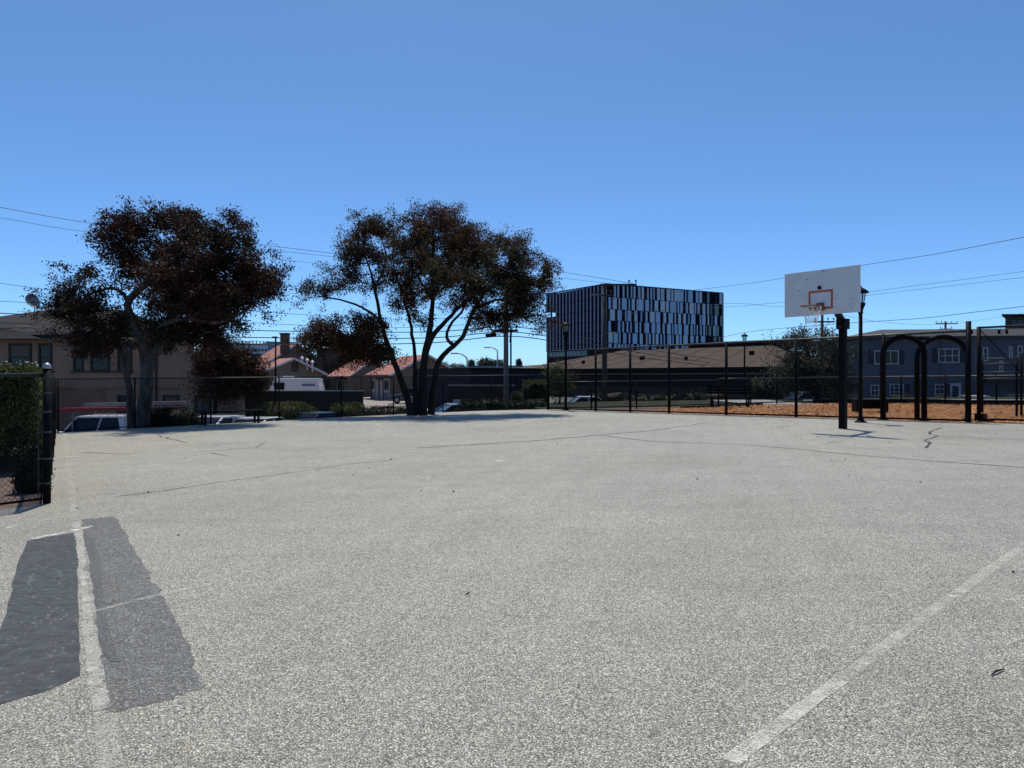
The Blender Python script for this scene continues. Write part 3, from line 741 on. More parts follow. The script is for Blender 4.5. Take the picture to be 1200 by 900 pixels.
def gable_house(label, K, s_, ls, g_, wg, zb, ze, zr, wall, roof, cat='house', name='house', group=None, **kw):
    t = thing(name, label, cat, (K[0], K[1], zb), group)
    s1 = Vector((s_[0], s_[1], 0)).normalized(); g1 = Vector((g_[0], g_[1], 0)).normalized(); k = Vector((K[0], K[1], 0)); Z = Vector((0,0,1))
    A, B, C_, D_ = k, k+g1*wg, k+g1*wg+s1*ls, k+s1*ls
    m = MB(); e, r_, b = Z*ze, Z*zr, Z*(zb-.5)
    vs = [A+b, B+b, C_+b, D_+b, A+e, B+e, C_+e, D_+e, k+g1*wg/2+r_, k+g1*wg/2+s1*ls+r_]
    m.add(vs, [(0,1,5,8,4),(3,7,9,6,2),(1,2,6,5),(0,4,7,3)]); m.build('wall', M[wall], t)
    gable_roof(t, K, s_, ls, g_, wg, ze, zr, M[roof], **kw)
    return t

# --- the tan two storey building on the left
TZ = -1.75
a_, b_ = (-36.0, 40.5), (-17.9, 40.0)
tb = thing('apartment_building', 'tan two storey stucco building with dark framed windows behind the left tree', 'building', (-24, 40, TZ))
fr = Fr(a_, b_)
m = MB(); a0_, b0_ = fr.p(0,0), fr.p(fr.L,0); sk_ = Vector((-.52,1,0))*11; m.prism([(a0_.x,a0_.y),(b0_.x,b0_.y),((b0_+sk_).x,(b0_+sk_).y),((a0_+sk_).x,(a0_+sk_).y)], TZ, 3.55); m.build('wall', M['tan'], tb)
m = MB(); fr.box(m, 0, fr.L-.0, .62, .70, .002, .05); m.build('belt_course', M['tan_low'], tb)
m = MB(); fr.box(m, 8.2, fr.L-5.0, TZ, .60, .003, .012); m.build('weathered_wall_base', M['tan_low'], tb)
def U(px): return (px-600)/F*40.2-a_[0]      # along the facade
def Zy(py): return EYE+(441-py)/F*40.2
for px0, px1, bl in ((-48,-14,.4),(9.5,36.5,.45),(45,61,.12),(86.5,98.5,.3),(107,130,0),(139,156,0),(172,186,.3)):
    window(tb, fr, U(px0), U(px1), Zy(434.5), Zy(402.5), bars=(0,1), t=.10, blind=bl)
m = MB(); fr.box(m, U(84), U(158), Zy(436.5), Zy(435), .003, .16); m.build('sill', M['trim_dark'], tb)
m = MB(); fr.box(m, U(0), U(64), Zy(436.5), Zy(435), .003, .16); m.build('sill', M['trim_dark'], tb)
for px0, px1, bl in ((139,149,0),(193,212,.85)): window(tb, fr, U(px0), U(px1), Zy(484), Zy(463), bars=(0,0), t=.10, blind=bl)
m = MB(); m.tube([fr.p(U(185),TZ,.08), fr.p(U(185),3.3,.08)], .06, 8); m.build('downpipe', M['wood_pole'], tb)
# hipped roof with eaves and a small lower roof over the bay at left
m = MB(); ov = .5
c = [fr.p(-ov,3.50,ov), fr.p(fr.L+.15,3.50,ov), fr.p(fr.L+.15,3.50,ov)+Vector((-.52,1,0))*12, fr.p(-ov,3.50,ov)+Vector((-.52,1,0))*12]
e = [q+Vector((0,0,.2)) for q in c]; r0, r1 = fr.p(6.0,5.65,-5.5), fr.p(fr.L-7.5,5.65,-5.5)
m.add(c+e+[r0, r1], [(3,2,1,0),(0,1,5,4),(1,2,6,5),(2,3,7,6),(3,0,4,7),(4,5,9,8),(5,6,9),(6,7,8,9),(7,4,8)]); rf = m.build('roof', M['roof_grey'], tb)
m = MB(); c = [fr.p(U(-60),3.42,.1), fr.p(U(55),3.42,.1), fr.p(U(62),3.42,1.0), fr.p(U(-60),3.42,1.0)]; m.add(c+[fr.p(U(-60),4.1,.1), fr.p(U(10),4.1,.1)], [(3,2,1,0),(3,2,5,4),(2,1,5),(0,3,4)]); m.build('bay_roof', M['roof_grey'], tb)
dsh = thing('satellite_dish', 'grey satellite dish standing on the dark roof at far left', 'satellite dish', P(40.5,363,41.5))
q = P(40.5,363,42)
m = MB(); m.tube([q-Vector((0,0,.15)), q+Vector((0,0,.25)), q+Vector((-.05,-.05,.42))], .03, 6); m.build('mast', M['galv'], dsh)
m = MB(); cd = q+Vector((-.08,-.12,.50)); ax = Vector((.75,-.5,.35)).normalized(); uu = ax.cross(Vector((0,0,1))).normalized(); vv = uu.cross(ax)
rings = []; 
for i, (r_, h_) in enumerate(((.02,0),(.2,.02),(.33,.06),(.42,.11))):
    rings += [cd+ax*h_+(uu*math.cos(2*math.pi*j/16)*r_*.9+vv*math.sin(2*math.pi*j/16)*r_) for j in range(16)]
m.add(rings, [(i*16+j, i*16+(j+1)%16, (i+1)*16+(j+1)%16, (i+1)*16+j) for i in range(3) for j in range(16)]); o = m.build('dish', M['trim_grey'], dsh)
o.modifiers.new('solid', 'SOLIDIFY').thickness = .02
m = MB(); m.tube([cd, cd+ax*.35-vv*.1], .015, 5); m.build('feed_arm', M['galv'], dsh)
# right wing with its own small gable; the lot is skewed, so side walls run away to the left
wg = thing('apartment_wing', 'lower tan wing with a dark gable right of the two storey building', 'building', (-16, 40, TZ))
fw = Fr((-17.9,40.03), (-15.08,40.03))
def U2(px): return (px-600)/F*40.03+17.9
def Z2(py): return EYE+(441-py)/F*40.03
SK = Vector((-.52, 1, 0))
def skew_block(m, f_, u0, u1, z0, z1, dep):
    a, b = f_.p(u0, 0), f_.p(u1, 0); c, d = b+SK*dep, a+SK*dep
    return m.prism([(a.x,a.y),(b.x,b.y),(c.x,c.y),(d.x,d.y)], z0, z1)
m = MB(); skew_block(m, fw, 0, fw.L, TZ, 2.3, 9); m.build('wall', M['tan'], wg)
A_, B_ = fw.p(-.02,2.3,.35), fw.p(fw.L+.3,2.3,.35); rg0 = (A_+B_)/2+Vector((0,0,1.15)); D9 = SK*9.4
m = MB(); q6 = [A_, B_, rg0, A_+D9, B_+D9, rg0+D9]; up_ = Vector((0,0,.16))
m.add(q6, [(0,1,2),(5,4,3)]); m.add([A_,rg0,rg0+D9,A_+D9]+[v+up_ for v in (A_,rg0,rg0+D9,A_+D9)], [(0,1,2,3),(7,6,5,4),(0,4,5,1),(1,5,6,2),(2,6,7,3),(3,7,4,0)])
m.add([rg0,B_,B_+D9,rg0+D9]+[v+up_ for v in (rg0,B_,B_+D9,rg0+D9)], [(0,1,2,3),(7,6,5,4),(0,4,5,1),(1,5,6,2),(2,6,7,3),(3,7,4,0)]); m.build('roof', M['roof_grey'], wg)
window(wg, fw, U2(229), U2(247), Z2(484), Z2(464), bars=(1,0), t=.10, blind=.9)
m = MB()
for zz in (473, 483): fw.box(m, U2(250), U2(286), Z2(zz), Z2(zz)+.05, .9, .95)
for i in range(14): u = U2(250)+i*(U2(286)-U2(250))/13; fw.box(m, u-.012, u+.012, Z2(483), Z2(473), .91, .94)
m.build('deck_railing', M['trim_dark'], wg)

# --- grey wall with round hedges, motel houses behind
def wall_thing(label, a, b, zb, zt, mat, th=.22, cap=True):
    t = thing('boundary_wall', label, 'wall', (a[0], a[1], zb)); f_ = Fr(a, b)
    m = MB(); f_.box(m, 0, f_.L, zb, zt, -th, 0); m.build('wall', M[mat], t)
    if cap: m = MB(); f_.box(m, -.05, f_.L+.05, zt, zt+.07, -th-.05, .05); m.build('coping', M['trim_grey'], t)
    nb = int(f_.L/3)
    for i in range(nb+1):
        m = MB(); u = f_.L*i/max(nb,1); f_.box(m, u-.14 if i else u, u+.14 if i < nb else u, zb, zt-.02, .002, .05); m.build('pilaster', M[mat], t)
    return t
a = P(287,458,44); b = P(425,457,44)
wall_thing('long dark grey block wall behind the two round hedges', (a.x,a.y), (b.x,b.y), -1.9, a.z-.05, 'darkwall')
# motel houses with red roofs
def motel(label, kpx, ke_py, Dk, dx_side, ls, gpx, Dg, peak_py, grp, detail=True):
    K = P(kpx, ke_py, Dk); Gp = P(gpx, ke_py, Dg); g_ = (Gp.x-K.x, Gp.y-K.y); wgt = math.hypot(*g_)
    mid = (K+Gp)/2; zr = EYE+(441-peak_py)/F*mid.y
    zb = T(K.x, K.y)
    t = gable_house(label, (K.x,K.y), dx_side, ls, g_, wgt, zb, K.z, zr, 'motel', 'roof_red', 'motel house', 'motel_house', grp, over=.55)
    return t, K, zb
grp = 'motel houses with red roofs'
t, K, zb = motel('nearest red roofed motel house with white door and windows behind the forked tree', 460, 438, 74, (-.45,.893), 8.5, 537, 80, 417, grp)
sN = Vector((-.45,.893,0)).normalized(); f_ = Fr((K.x+sN.x*8.5, K.y+sN.y*8.5), (K.x, K.y))
def door(parent, f_, u0, u1, zb, zt, mat='trim_white', nm='door'):
    m = MB(); f_.box(m, u0, u1, zb, zt, .004, .06); d_ = m.build(nm, M[mat], parent)
    m = MB(); c = f_.p(u1-.12, zb+1.0, .09); m.box(c, (.07,.07,.07)); m.build('handle', M['galv'], d_); return d_
for u0, u1, kind in ((.5,2.0,'w'),(2.5,3.4,'d'),(4.1,5.0,'d'),(5.6,7.4,'w')):
    if kind == 'w':
        window(t, f_, u0, u1, zb+.95, zb+2.15, 'trim_white', 'glass', (1,0), .12)
        m = MB(); f_.box(m, u0+.1, u1-.1, zb+.1, zb+.75, .004, .05); m.build('vent_panel', M['trim_grey'], t)
        m = MB(); f_.box(m, u0-.15, u1+.15, zb, zb+2.35, .0015, .0035); m.build('white_panel', M['trim_white'], t)
    else: door(t, f_, u0, u1, zb, zb+2.1)
m = MB(); m.tube([f_.p(0.1,zb,1.1), f_.p(.1,K.z-.2,1.1)], .07, 6); m.tube([f_.p(4.4,zb,1.1), f_.p(4.4,K.z-.2,1.1)], .07, 6); f_.box(m, -.2, 8.5, K.z-.45, K.z-.25, .02, 1.3); m.build('porch', M['trim_dark'], t)
t, K, zb = motel('second red roofed motel house left of the nearest one', 411, 440, 84, (-.45,.893), 11, 462, 92, 421, grp)
f_ = Fr((K.x+sN.x*11, K.y+sN.y*11), (K.x, K.y))
for u0, u1 in ((.6,1.6),(2.4,3.3),(4.6,6.2),(7.2,8.1)): window(t, f_, u0, u1, zb+.3, zb+2.1, 'trim_grey', 'glass', (0,0), .1)
m = MB(); f_.box(m, -.4, 9.3, K.z-.45, K.z-.2, .02, 1.6); 
for u in (.2,4.5,8.8): f_.box(m, u-.07, u+.07, zb, K.z-.45, 1.4, 1.54)
m.build('porch', M['trim_dark'], t)
t, K, zb = motel('red roofed motel house with a light edged gable behind the white camper van', 306, 437, 70, (-.55,.83), 4.5, 377, 76, 421, grp)
fg = Fr((K.x, K.y), (P(377,439,76).x, 76))
m = MB(); fg.box(m, fg.L/2-.1, fg.L/2+.65, K.z+.15, K.z+1.1, .004, .10); m.build('gable_vent', M['trim_dark'], t)
for i in range(3):
    q = P(366-i*6, 431-i*2.3, 74.5); m = MB(); m.tube([q-Vector((0,0,.4)), q+Vector((0,0,.5))], .10, 8); m.lathe(q+Vector((0,0,.5)), [(.2,0),(.22,.12),(.05,.3)], 8); m.build('roof_vent', M['alum'], t)
t, K, zb = motel('tall red roofed motel house with a chimney behind the light edged gable', 309, 428, 92, (-.6,.8), 6.5, 382, 99, 403.5, grp)
m = MB(); q = P(334,403,93.5); m.box(q, (1.0,.9,2.6)); ch = m.build('chimney', M['brownwall'], t)
m = MB(); m.box(q+Vector((0,0,1.35)), (1.2,1.1,.15)); m.build('chimney_cap', M['trim_dark'], ch)
# brown block between the gables
bk = thing('brown_building', 'plain brown flat roofed block half hidden by the low leafy branch of the forked tree', 'building', P(392,440,97))
fb_ = Fr((P(371,440,97).x,97), (P(414,440,97).x,97)); m = MB(); fb_.box(m, 0, fb_.L, -1.3, 5.0, -8, 0); m.build('wall', M['brownwall'], bk)
m = MB(); fb_.box(m, -.2, fb_.L+.2, 5.0, 5.25, -8.2, .2); m.build('parapet', M['trim_dark'], bk)
window(bk, fb_, 1.0, 2.6, 1.5, 3.0, bars=(1,0))

# --- navy flat building and the grey wall with a blank notice
nv = thing('flat_roof_building', 'dark navy flat roofed building behind the grey utility pole', 'building', P(600,440,55))
fn = Fr((P(551,434,52).x,52), (P(643,434,56).x,56)); m = MB(); fn.box(m, 0, fn.L, -1.6, 1.80, -9, 0); m.build('wall', M['navy'], nv)
m = MB(); fn.box(m, -.1, fn.L+.1, 1.80, 1.98, -9.1, .12); m.build('fascia', M['black_worn'], nv)
for i in range(5):
    m = MB(); u = .4+i*1.2; fn.box(m, u, u+.07, -1.5, 1.75, .002, .03); m.build('batten', M['navy'], nv)
a = P(526,453,43); b = P(602,453,43)
w2 = wall_thing('low grey wall carrying a small pale notice beside the utility pole', (a.x,a.y), (b.x,b.y), -1.7, EYE+(441-452.5)/F*43, 'darkwall')
fs = Fr((a.x,a.y),(b.x,b.y)); m = MB(); fs.box(m, .25, .70, -.42, -.05, .052, .075); sg = m.build('notice', M['farwhite'], w2)

# --- long hip roofed hall
hl = thing('community_hall', 'long low hall with a big brown grey hipped roof in the middle distance', 'building', (10, 70, -1))
ha, hb = (P(601,435,84)), (P(913,431,59)); fh = Fr((ha.x,ha.y), (hb.x,hb.y))
m = MB(); fh.box(m, .9, fh.L-.9, -1.6, 2.0, -17, -.9); m.build('wall', M['hallwall'], hl)
m = MB(); fh.box(m, .9, fh.L-.9, -1.6, .35, -.898, -.84); m.build('wall_base', M['hallbase'], hl)
m = MB(); fh.box(m, .9, fh.L-.9, 1.55, 1.64, -.898, -.80); m.build('trim_line', M['trim_grey'], hl)
c = [fh.p(0,1.95,0), fh.p(fh.L,1.95,0), fh.p(fh.L,1.95,-18), fh.p(0,1.95,-18)]; e = [q+Vector((0,0,.22)) for q in c]
r0, r1 = fh.p(9,4.35,-9), fh.p(fh.L-5.5,4.35,-9)
m = MB(); m.add(c+e+[r0, r1], [(3,2,1,0),(0,1,5,4),(1,2,6,5),(2,3,7,6),(3,0,4,7),(4,5,9,8),(5,6,9),(6,7,8,9),(7,4,8)]); hr = m.build('roof', M['roof_hall'], hl)
m = MB(); fh.box(m, 0, fh.L, 1.93, 2.16, .003, .10); m.build('gutter', M['black_worn'], hr)
for i in range(9):                            # standing seams of the big roof slope
    u = 3+i*(fh.L-6)/8; t0 = fh.p(u,2.19,-.02); t1 = fh.p(9+(u-3)/(fh.L-6)*(fh.L-14.5),4.37,-8.98)
    m = MB(); m.bar(t0, t1, .05, .02); m.build('roof_seam', M['roof_hall'], hr)
for u, n_, s_ in ((16,-4,.5),(9,-2.5,.35),(28,-5,.4),(22,-3.2,.3)):
    m = MB(); m.box(fh.p(u, 2.17+2.2*(-n_)/9+.15, n_), (s_,s_,.35)); m.build('roof_vent', M['black_worn'], hr)
# dark flat plant screen on the ridge
m = MB(); fh.box(m, 18, 29, 4.0, 4.95, -11, -9.4); m.build('plant_screen', M['black_worn'], hr)
m = MB(); fh.box(m, 30.2, 31.4, 4.2, 5.0, -10, -9.3); m.build('plant_box', M['rust'], hr)

# --- the big striped glass building
def panelm(name, col, rough=.18, spec=.6, metal=0.0):
    k = N(name); k.set(col, rough, metal, spec); return k.m
PM = {'a': panelm('sky_glass_panel', (.23,.36,.53)), 'b': panelm('pale_glass_panel', (.33,.44,.54)), 'd': panelm('dark_glass_panel', (.003,.005,.012), .5, .03),
      'n': panelm('navy_glass_panel', (.006,.015,.04), .5, .06), 'g': panelm('green_glass_panel', (.06,.13,.13)), 'p': panelm('plum_panel', (.016,.008,.014), .5, .05), 'v': panelm('lavender_fin', (.15,.165,.25), .4, .3)}
cube = {}
def cube_mesh(k):
    if k not in cube:
        me = bpy.data.meshes.new('panel'); mm = MB(); mm.box((0,0,0),(1,1,1)); me.from_pydata(mm.v, [], mm.f); me.materials.append(PM[k]); cube[k] = me
    return cube[k]
C0 = (32.0, 240.0); CR = (79.3, 267.0); CL = (13.0, 270.0)
gb = thing('office_building', 'large dark glass office block with irregular blue vertical panels', 'building', (C0[0], C0[1], -1))
fR = Fr(C0, CR); fL = Fr(CL, C0); ZT = 32.5; ZBm = 10.6
def panel(fr_, k, u0, u1, z0, z1, d0=.05, d1=.30, name='facade_panel'):
    o = bpy.data.objects.new(name, cube_mesh(k)); COL.objects.link(o)
    o.location = fr_.p((u0+u1)/2, (z0+z1)/2, (d0+d1)/2); o.scale = (u1-u0, d1-d0, z1-z0)
    o.rotation_euler = (0, 0, math.atan2(fr_.u.y, fr_.u.x)); put(o, gb); return o
body = M['hallwall']
m = MB(); dep = 30
fR.box(m, 0, fR.L, ZBm, ZT, -dep, 0); m.build('wall', PM['d'], gb)        # right block
m = MB(); fR.box(m, 2.0, fR.L-1, -1.2, ZBm-.01, -dep, -1.5); m.build('podium', body, gb)
# end piece of the left wing with the open notch (three stacked boxes)
m = MB(); nz0, nz1 = EYE+(441-371.5)/F*268, EYE+(441-365.5)/F*268
Lw = fL.L
fL.box(m, 6.0, Lw-30.0 if Lw > 36 else 6.01, ZBm, ZT-.01, -20, -.01)
m.build('wall', PM['p'], gb)
m = MB(); fL.box(m, 0, 6.0, ZBm, nz0, -5, -.01); fL.box(m, 0, 6.0, nz1, ZT-.01, -5, -.01); fL.box(m, 2.2, 2.5, nz0, nz1, -1.0, -.6); m.build('corner_wall', PM['p'], gb)
m = MB(); fL.box(m, 5.8, 6.0, nz0, nz1, -5, -.3); m.build('terrace_glazing', PM['g'], gb)
# right face: five and a half storeys of uneven vertical panels
rows = [(32.5,28.2),(28.2,24.1),(24.1,20.2),(20.2,16.3),(16.3,12.5),(12.5,10.6)]
rr_ = random.Random(5)
for zi, (z1, z0) in enumerate(rows):
    u = .6; lit = rr_.random() < .5; cnt = 0
    while u < fR.L-.8:
        if lit: wd = rr_.choice((.6,.8,1.0,1.3,1.7,2.1)); k = rr_.choice(('a','a','b','a','b','a') if u < fR.L*.8 else ('a','b','g','n','g'))
        else: wd = rr_.choice((.45,.6,.8,1.1,1.5)); k = rr_.choice(('d','d','d','d','n','p'))
        wd = min(wd, fR.L-.4-u)
        if k != 'd': panel(fR, k, u+.05, u+wd-.05, z0+.09, z1-.09, .05, .32 if lit else .16)
        u += wd; lit = not lit if rr_.random() < .9 else lit; cnt += 1
for z1, z0 in rows[1:]:
    m = MB(); fR.box(m, .1, fR.L-.1, z1-.03, z1+.03, .002, .16); m.build('floor_band', PM['n'], gb)
m = MB(); fR.box(m, fR.L-.7, fR.L, ZBm, ZT, .01, .4); m.build('end_fin', PM['g'], gb)
m = MB(); fR.box(m, 0, fR.L, ZT, ZT+.35, -.4, .12); fL.box(m, 0, fL.L, ZT, ZT+.34, -.4, .11); m.build('coping', PM['n'], gb)
# left face: regular lavender fins over plum panels
nf = 17
for i in range(nf):
    u = .5+i*(Lw-1.2)/nf
    for (z1, z0) in rows:
        if i < 3 and z0 < nz1 and z1 > nz0:
            if z1-nz1 > .3: panel(fL, 'v', u, u+.78, nz1+.05, z1-.07, .05, .40, 'facade_fin')
            if nz0-z0 > .3: panel(fL, 'v', u, u+.78, z0+.07, nz0-.05, .05, .40, 'facade_fin')
        else: panel(fL, 'v', u, u+.78, z0+.07, z1-.07, .05, .22, 'facade_fin')
m = MB(); fL.box(m, -1, Lw-12, 8.6, 10.55, -18, -1.0); m.build('lobby_glass', PM['g'], gb)
m = MB()
for i in range(9): u = 1.5+i*2.1; fL.box(m, u, u+1.1, 8.9, 10.2, -.99, -.9)
m.build('lobby_window', M['trim_white'], gb)
m = MB(); fL.box(m, -1, Lw, 3.0, 8.59, -18, -1.2); m.build('lower_storey', body, gb)

# --- slate blue house on the right
bh = thing('house', 'slate blue two storey house with white windows and navy shutters at right', 'house', (31, 60, -1.2))
fB = Fr((P(1009,400,60).x, 60.5), (P(1010,400,60).x+20.5, 58.2)); zb_ = -1.6
def UB(px): 
    r = (px-600)/F; # intersect the view ray with the facade line
    o_, u_ = fB.o, fB.u
    return (r*o_.y-o_.x)/(u_.x-r*u_.y)
def ZB_(px, py):
    D = fB.o.y+fB.u.y*UB(px); return EYE+(441-py)/F*D
m = MB(); fB.box(m, 0, fB.L, zb_, ZB_(1060,396.5), -11, 0); m.build('wall', M['blue'], bh)
ztp = ZB_(1060,396.5)
m = MB(); c = [fB.p(-.4,ztp,.45), fB.p(fB.L+.4,ztp,.45), fB.p(fB.L+.4,ztp,-11.4), fB.p(-.4,ztp,-11.4)]; e = [q+Vector((0,0,.16)) for q in c]
m.add(c+e+[fB.p(4,ztp+1.1,-5.5), fB.p(fB.L-4,ztp+1.1,-5.5)], [(3,2,1,0),(0,1,5,4),(1,2,6,5),(2,3,7,6),(3,0,4,7),(4,5,9,8),(5,6,9),(6,7,8,9),(7,4,8)]); m.build('roof', M['roof_bluehouse'], bh)
def win_px(px0, px1, y0, y1, bars, shut=0, fr_='trim_white'):
    u0, u1 = UB(px0), UB(px1); z1, z0 = ZB_((px0+px1)/2, y0), ZB_((px0+px1)/2, y1)
    window(bh, fB, u0, u1, z0, z1, fr_, 'glass', bars, .09)
    for s in ((-1, 1) if shut == 2 else ((1,) if shut == 1 else ())):
        m = MB(); w_ = .42
        a0 = u0-w_-.02 if s < 0 else u1+.02; fB.box(m, a0, a0+w_, z0, z1, .003, .05)
        for q in range(9): zz = z0+.1+q*(z1-z0-.2)/8; fB.box(m, a0+.05, a0+w_-.05, zz-.03, zz+.03, .051, .065)
        m.build('shutter', M['shutter'], bh)
win_px(1024, 1053, 410.5, 427, (2,0), 2); win_px(1099, 1124, 408.3, 425.3, (2,1), 2)
win_px(1042, 1059, 450, 464, (2,2), 1); win_px(1095, 1107, 450, 467, (1,2), 1); win_px(1020, 1030, 451, 464, (1,1), 0)
win_px(1151.5, 1157.5, 407, 423.5, (0,1)); win_px(1182, 1186, 406, 421, (0,1)); win_px(1192, 1198, 405, 421.5, (0,1)); win_px(1170.5, 1175, 422.5, 437, (0,1))
u0 = UB(1113); m = MB(); fB.box(m, u0, UB(1126), zb_, ZB_(1118,449), .003, .06); en = m.build('entrance_surround', M['trim_white'], bh)
m = MB(); fB.box(m, UB(1115.5), UB(1122.5), zb_+.2, ZB_(1118,452.5), .062, .09); m.build('door', M['shutter'], en)
m = MB(); fB.box(m, UB(1071), UB(1073), zb_+.3, ZB_(1072,450), .004, .05); m.build('meter_box', M['shutter'], bh)
for px in (1077, 1101.5, 1140.5):
    m = MB(); u = UB(px); m.tube([fB.p(u,zb_,.07), fB.p(u,ztp-.1,.07)], .035, 6); m.build('downpipe', M['blue'], bh)
m = MB()
for px in (1146, 1179, 1188): m.tube([fB.p(UB(px),ztp+.1,-1), fB.p(UB(px),ztp+.75,-1)], .10, 6)
m.build('roof_vent', M['black_worn'], bh)
m = MB(); fB.box(m, UB(1147), fB.L, ZB_(1160,448), ZB_(1160,444), .004, 1.2); m.build('canopy', M['shutter'], bh)
db = thing('hilltop_building', 'dark flat roofed building with wide eaves above the blue house at top right', 'building', (57, 82, -1))
fD = Fr((P(1178,380,80).x, 80), (P(1178,380,80).x+12, 80)); m = MB(); A_, B_ = fD.p(0,0), fD.p(fD.L,0); S_ = Vector((.8,1,0))*9; m.prism([(A_.x,A_.y),(B_.x,B_.y),((B_+S_).x,(B_+S_).y),((A_+S_).x,(A_+S_).y)], -1.2, EYE+(441-371)/F*80); m.build('wall', M['brownwall'], db)
m = MB(); A_, B_ = fD.p(-.8,0,.6), fD.p(fD.L+1,0,.6); S_ = Vector((.8,1,0))*10.3; m.prism([(A_.x,A_.y),(B_.x,B_.y),((B_+S_).x,(B_+S_).y),((A_+S_).x,(A_+S_).y)], EYE+(441-370.9)/F*80, EYE+(441-368.5)/F*80); m.build('roof', M['black_worn'], db)
window(db, fD, .5, 2.2, EYE+(441-382)/F*80, EYE+(441-374)/F*80, 'trim_dark', 'glass', (1,0))

# --- far buildings
fo = thing('far_office', 'distant white office block with small square windows left of centre', 'building', P(310,420,210))
f1 = Fr((P(276,420,210).x,210), (P(314,420,210).x,210)); f1b = Fr((P(314,420,210).x,210), (P(350,420,214).x,214))
zt = EYE+(441-402.5)/F*210
m = MB(); f1.box(m, 0, f1.L, -1, zt, -15, 0); m.build('wall', M['farwhite'], fo)
m = MB(); f1b.box(m, 0.01, f1b.L, -1, zt+.6, -15, 0); m.build('glass_wing', M['farteal'], fo)
for r_ in range(3):
    for c_ in range(9):
        m = MB(); u = .7+c_*1.0; z = zt-1.6-r_*1.55; f1.box(m, u, u+.62, z-.72, z, .01, .06); m.build('window', M['glass'], fo)
for r_ in range(4): m = MB(); z = zt-.7-r_*1.6; f1b.box(m, .1, f1b.L, z-.12, z, .01, .12); m.build('floor_band', M['farwhite'], fo)
m = MB(); 
for c_ in range(9): m.box(f1.p(.6+c_*1.05, zt+.35, -1), (.25,.25,.8))
f1.box(m, 0, f1.L, zt+.62, zt+.72, -1.1, -.9); m.build('roof_screen', M['farteal'], fo)
fc = thing('far_building', 'distant grey building with dark windows between the forked tree and utility pole', 'building', P(535,440,120))
f2_ = Fr((P(536,440,120).x,120), (P(556,440,118).x,118)); zt = EYE+(441-431.5)/F*120
m = MB(); f2_.box(m, 0, f2_.L, -1, zt, -10, 0); m.build('wall', M['farwhite'], fc)
for c_ in range(3): window(fc, f2_, .3+c_*.95, 1.05+c_*.95, -.2, zt-.5, 'trim_grey', 'glass', (0,1), .06)
m = MB(); f2_.box(m, -.1, f2_.L+.1, zt, zt+.25, -10, .15); m.build('parapet', M['farteal'], fc)
fd = thing('far_warehouse', 'long pale warehouse roof line far off beside the utility pole', 'building', P(590,432,190))
f4_ = Fr((P(553,432,190).x,190), (P(612,432,190).x,190)); m = MB(); f4_.box(m, 0, f4_.L, -1, EYE+(441-429.5)/F*190, -20, 0); m.build('wall', M['farwhite'], fd)
m = MB(); f4_.box(m, -.3, f4_.L+.3, EYE+(441-429.4)/F*190, EYE+(441-428.3)/F*190, -20, .4); m.build('roof', M['roof_bluehouse'], fd)
# low wooded hill on the horizon
m = MB(); nn = 80
for i in range(nn+1):
    xx = -700+i*17.5; hgt = 9+3.5*math.sin(i*.35)+2*math.sin(i*.9+1)
    m.v += [(xx, 700, -2), (xx, 740, hgt), (xx, 900, -2)]
for i in range(nn): m.f += [(i*3, i*3+3, i*3+4, i*3+1), (i*3+1, i*3+4, i*3+5, i*3+2)]
m.build('hills', M['leaf_far'], kind='structure')

# ------------------------------------------------------------ trees, hedges, shrubs
def leaves(name, C_, spread, per, size, mat, parent, flat=.0):
    n = len(C_)*per
    c = np.repeat(np.asarray(C_), per, 0)+rng.normal(0, 1, (n,3))*np.array(spread)
    a = rng.normal(0, 1, (n,3)); a[:,2] -= .35; a /= np.linalg.norm(a, axis=1)[:,None]
    b = rng.normal(0, 1, (n,3)); b -= a*(a*b).sum(1)[:,None]; b /= np.linalg.norm(b, axis=1)[:,None]
    L = size*rng.uniform(.6, 1.25, n)[:,None]; W = L*rng.uniform(.30, .48, n)[:,None]
    V = np.stack([c-a*L*.5, c+b*W*.5-a*L*.05, c+a*L*.5, c-b*W*.5-a*L*.05], 1)
    o = raw_mesh(name, V.reshape(-1,3), np.arange(4*n).reshape(-1,4), mat); o['kind'] = 'stuff'
    if parent is not None: put(o, parent)
    return o
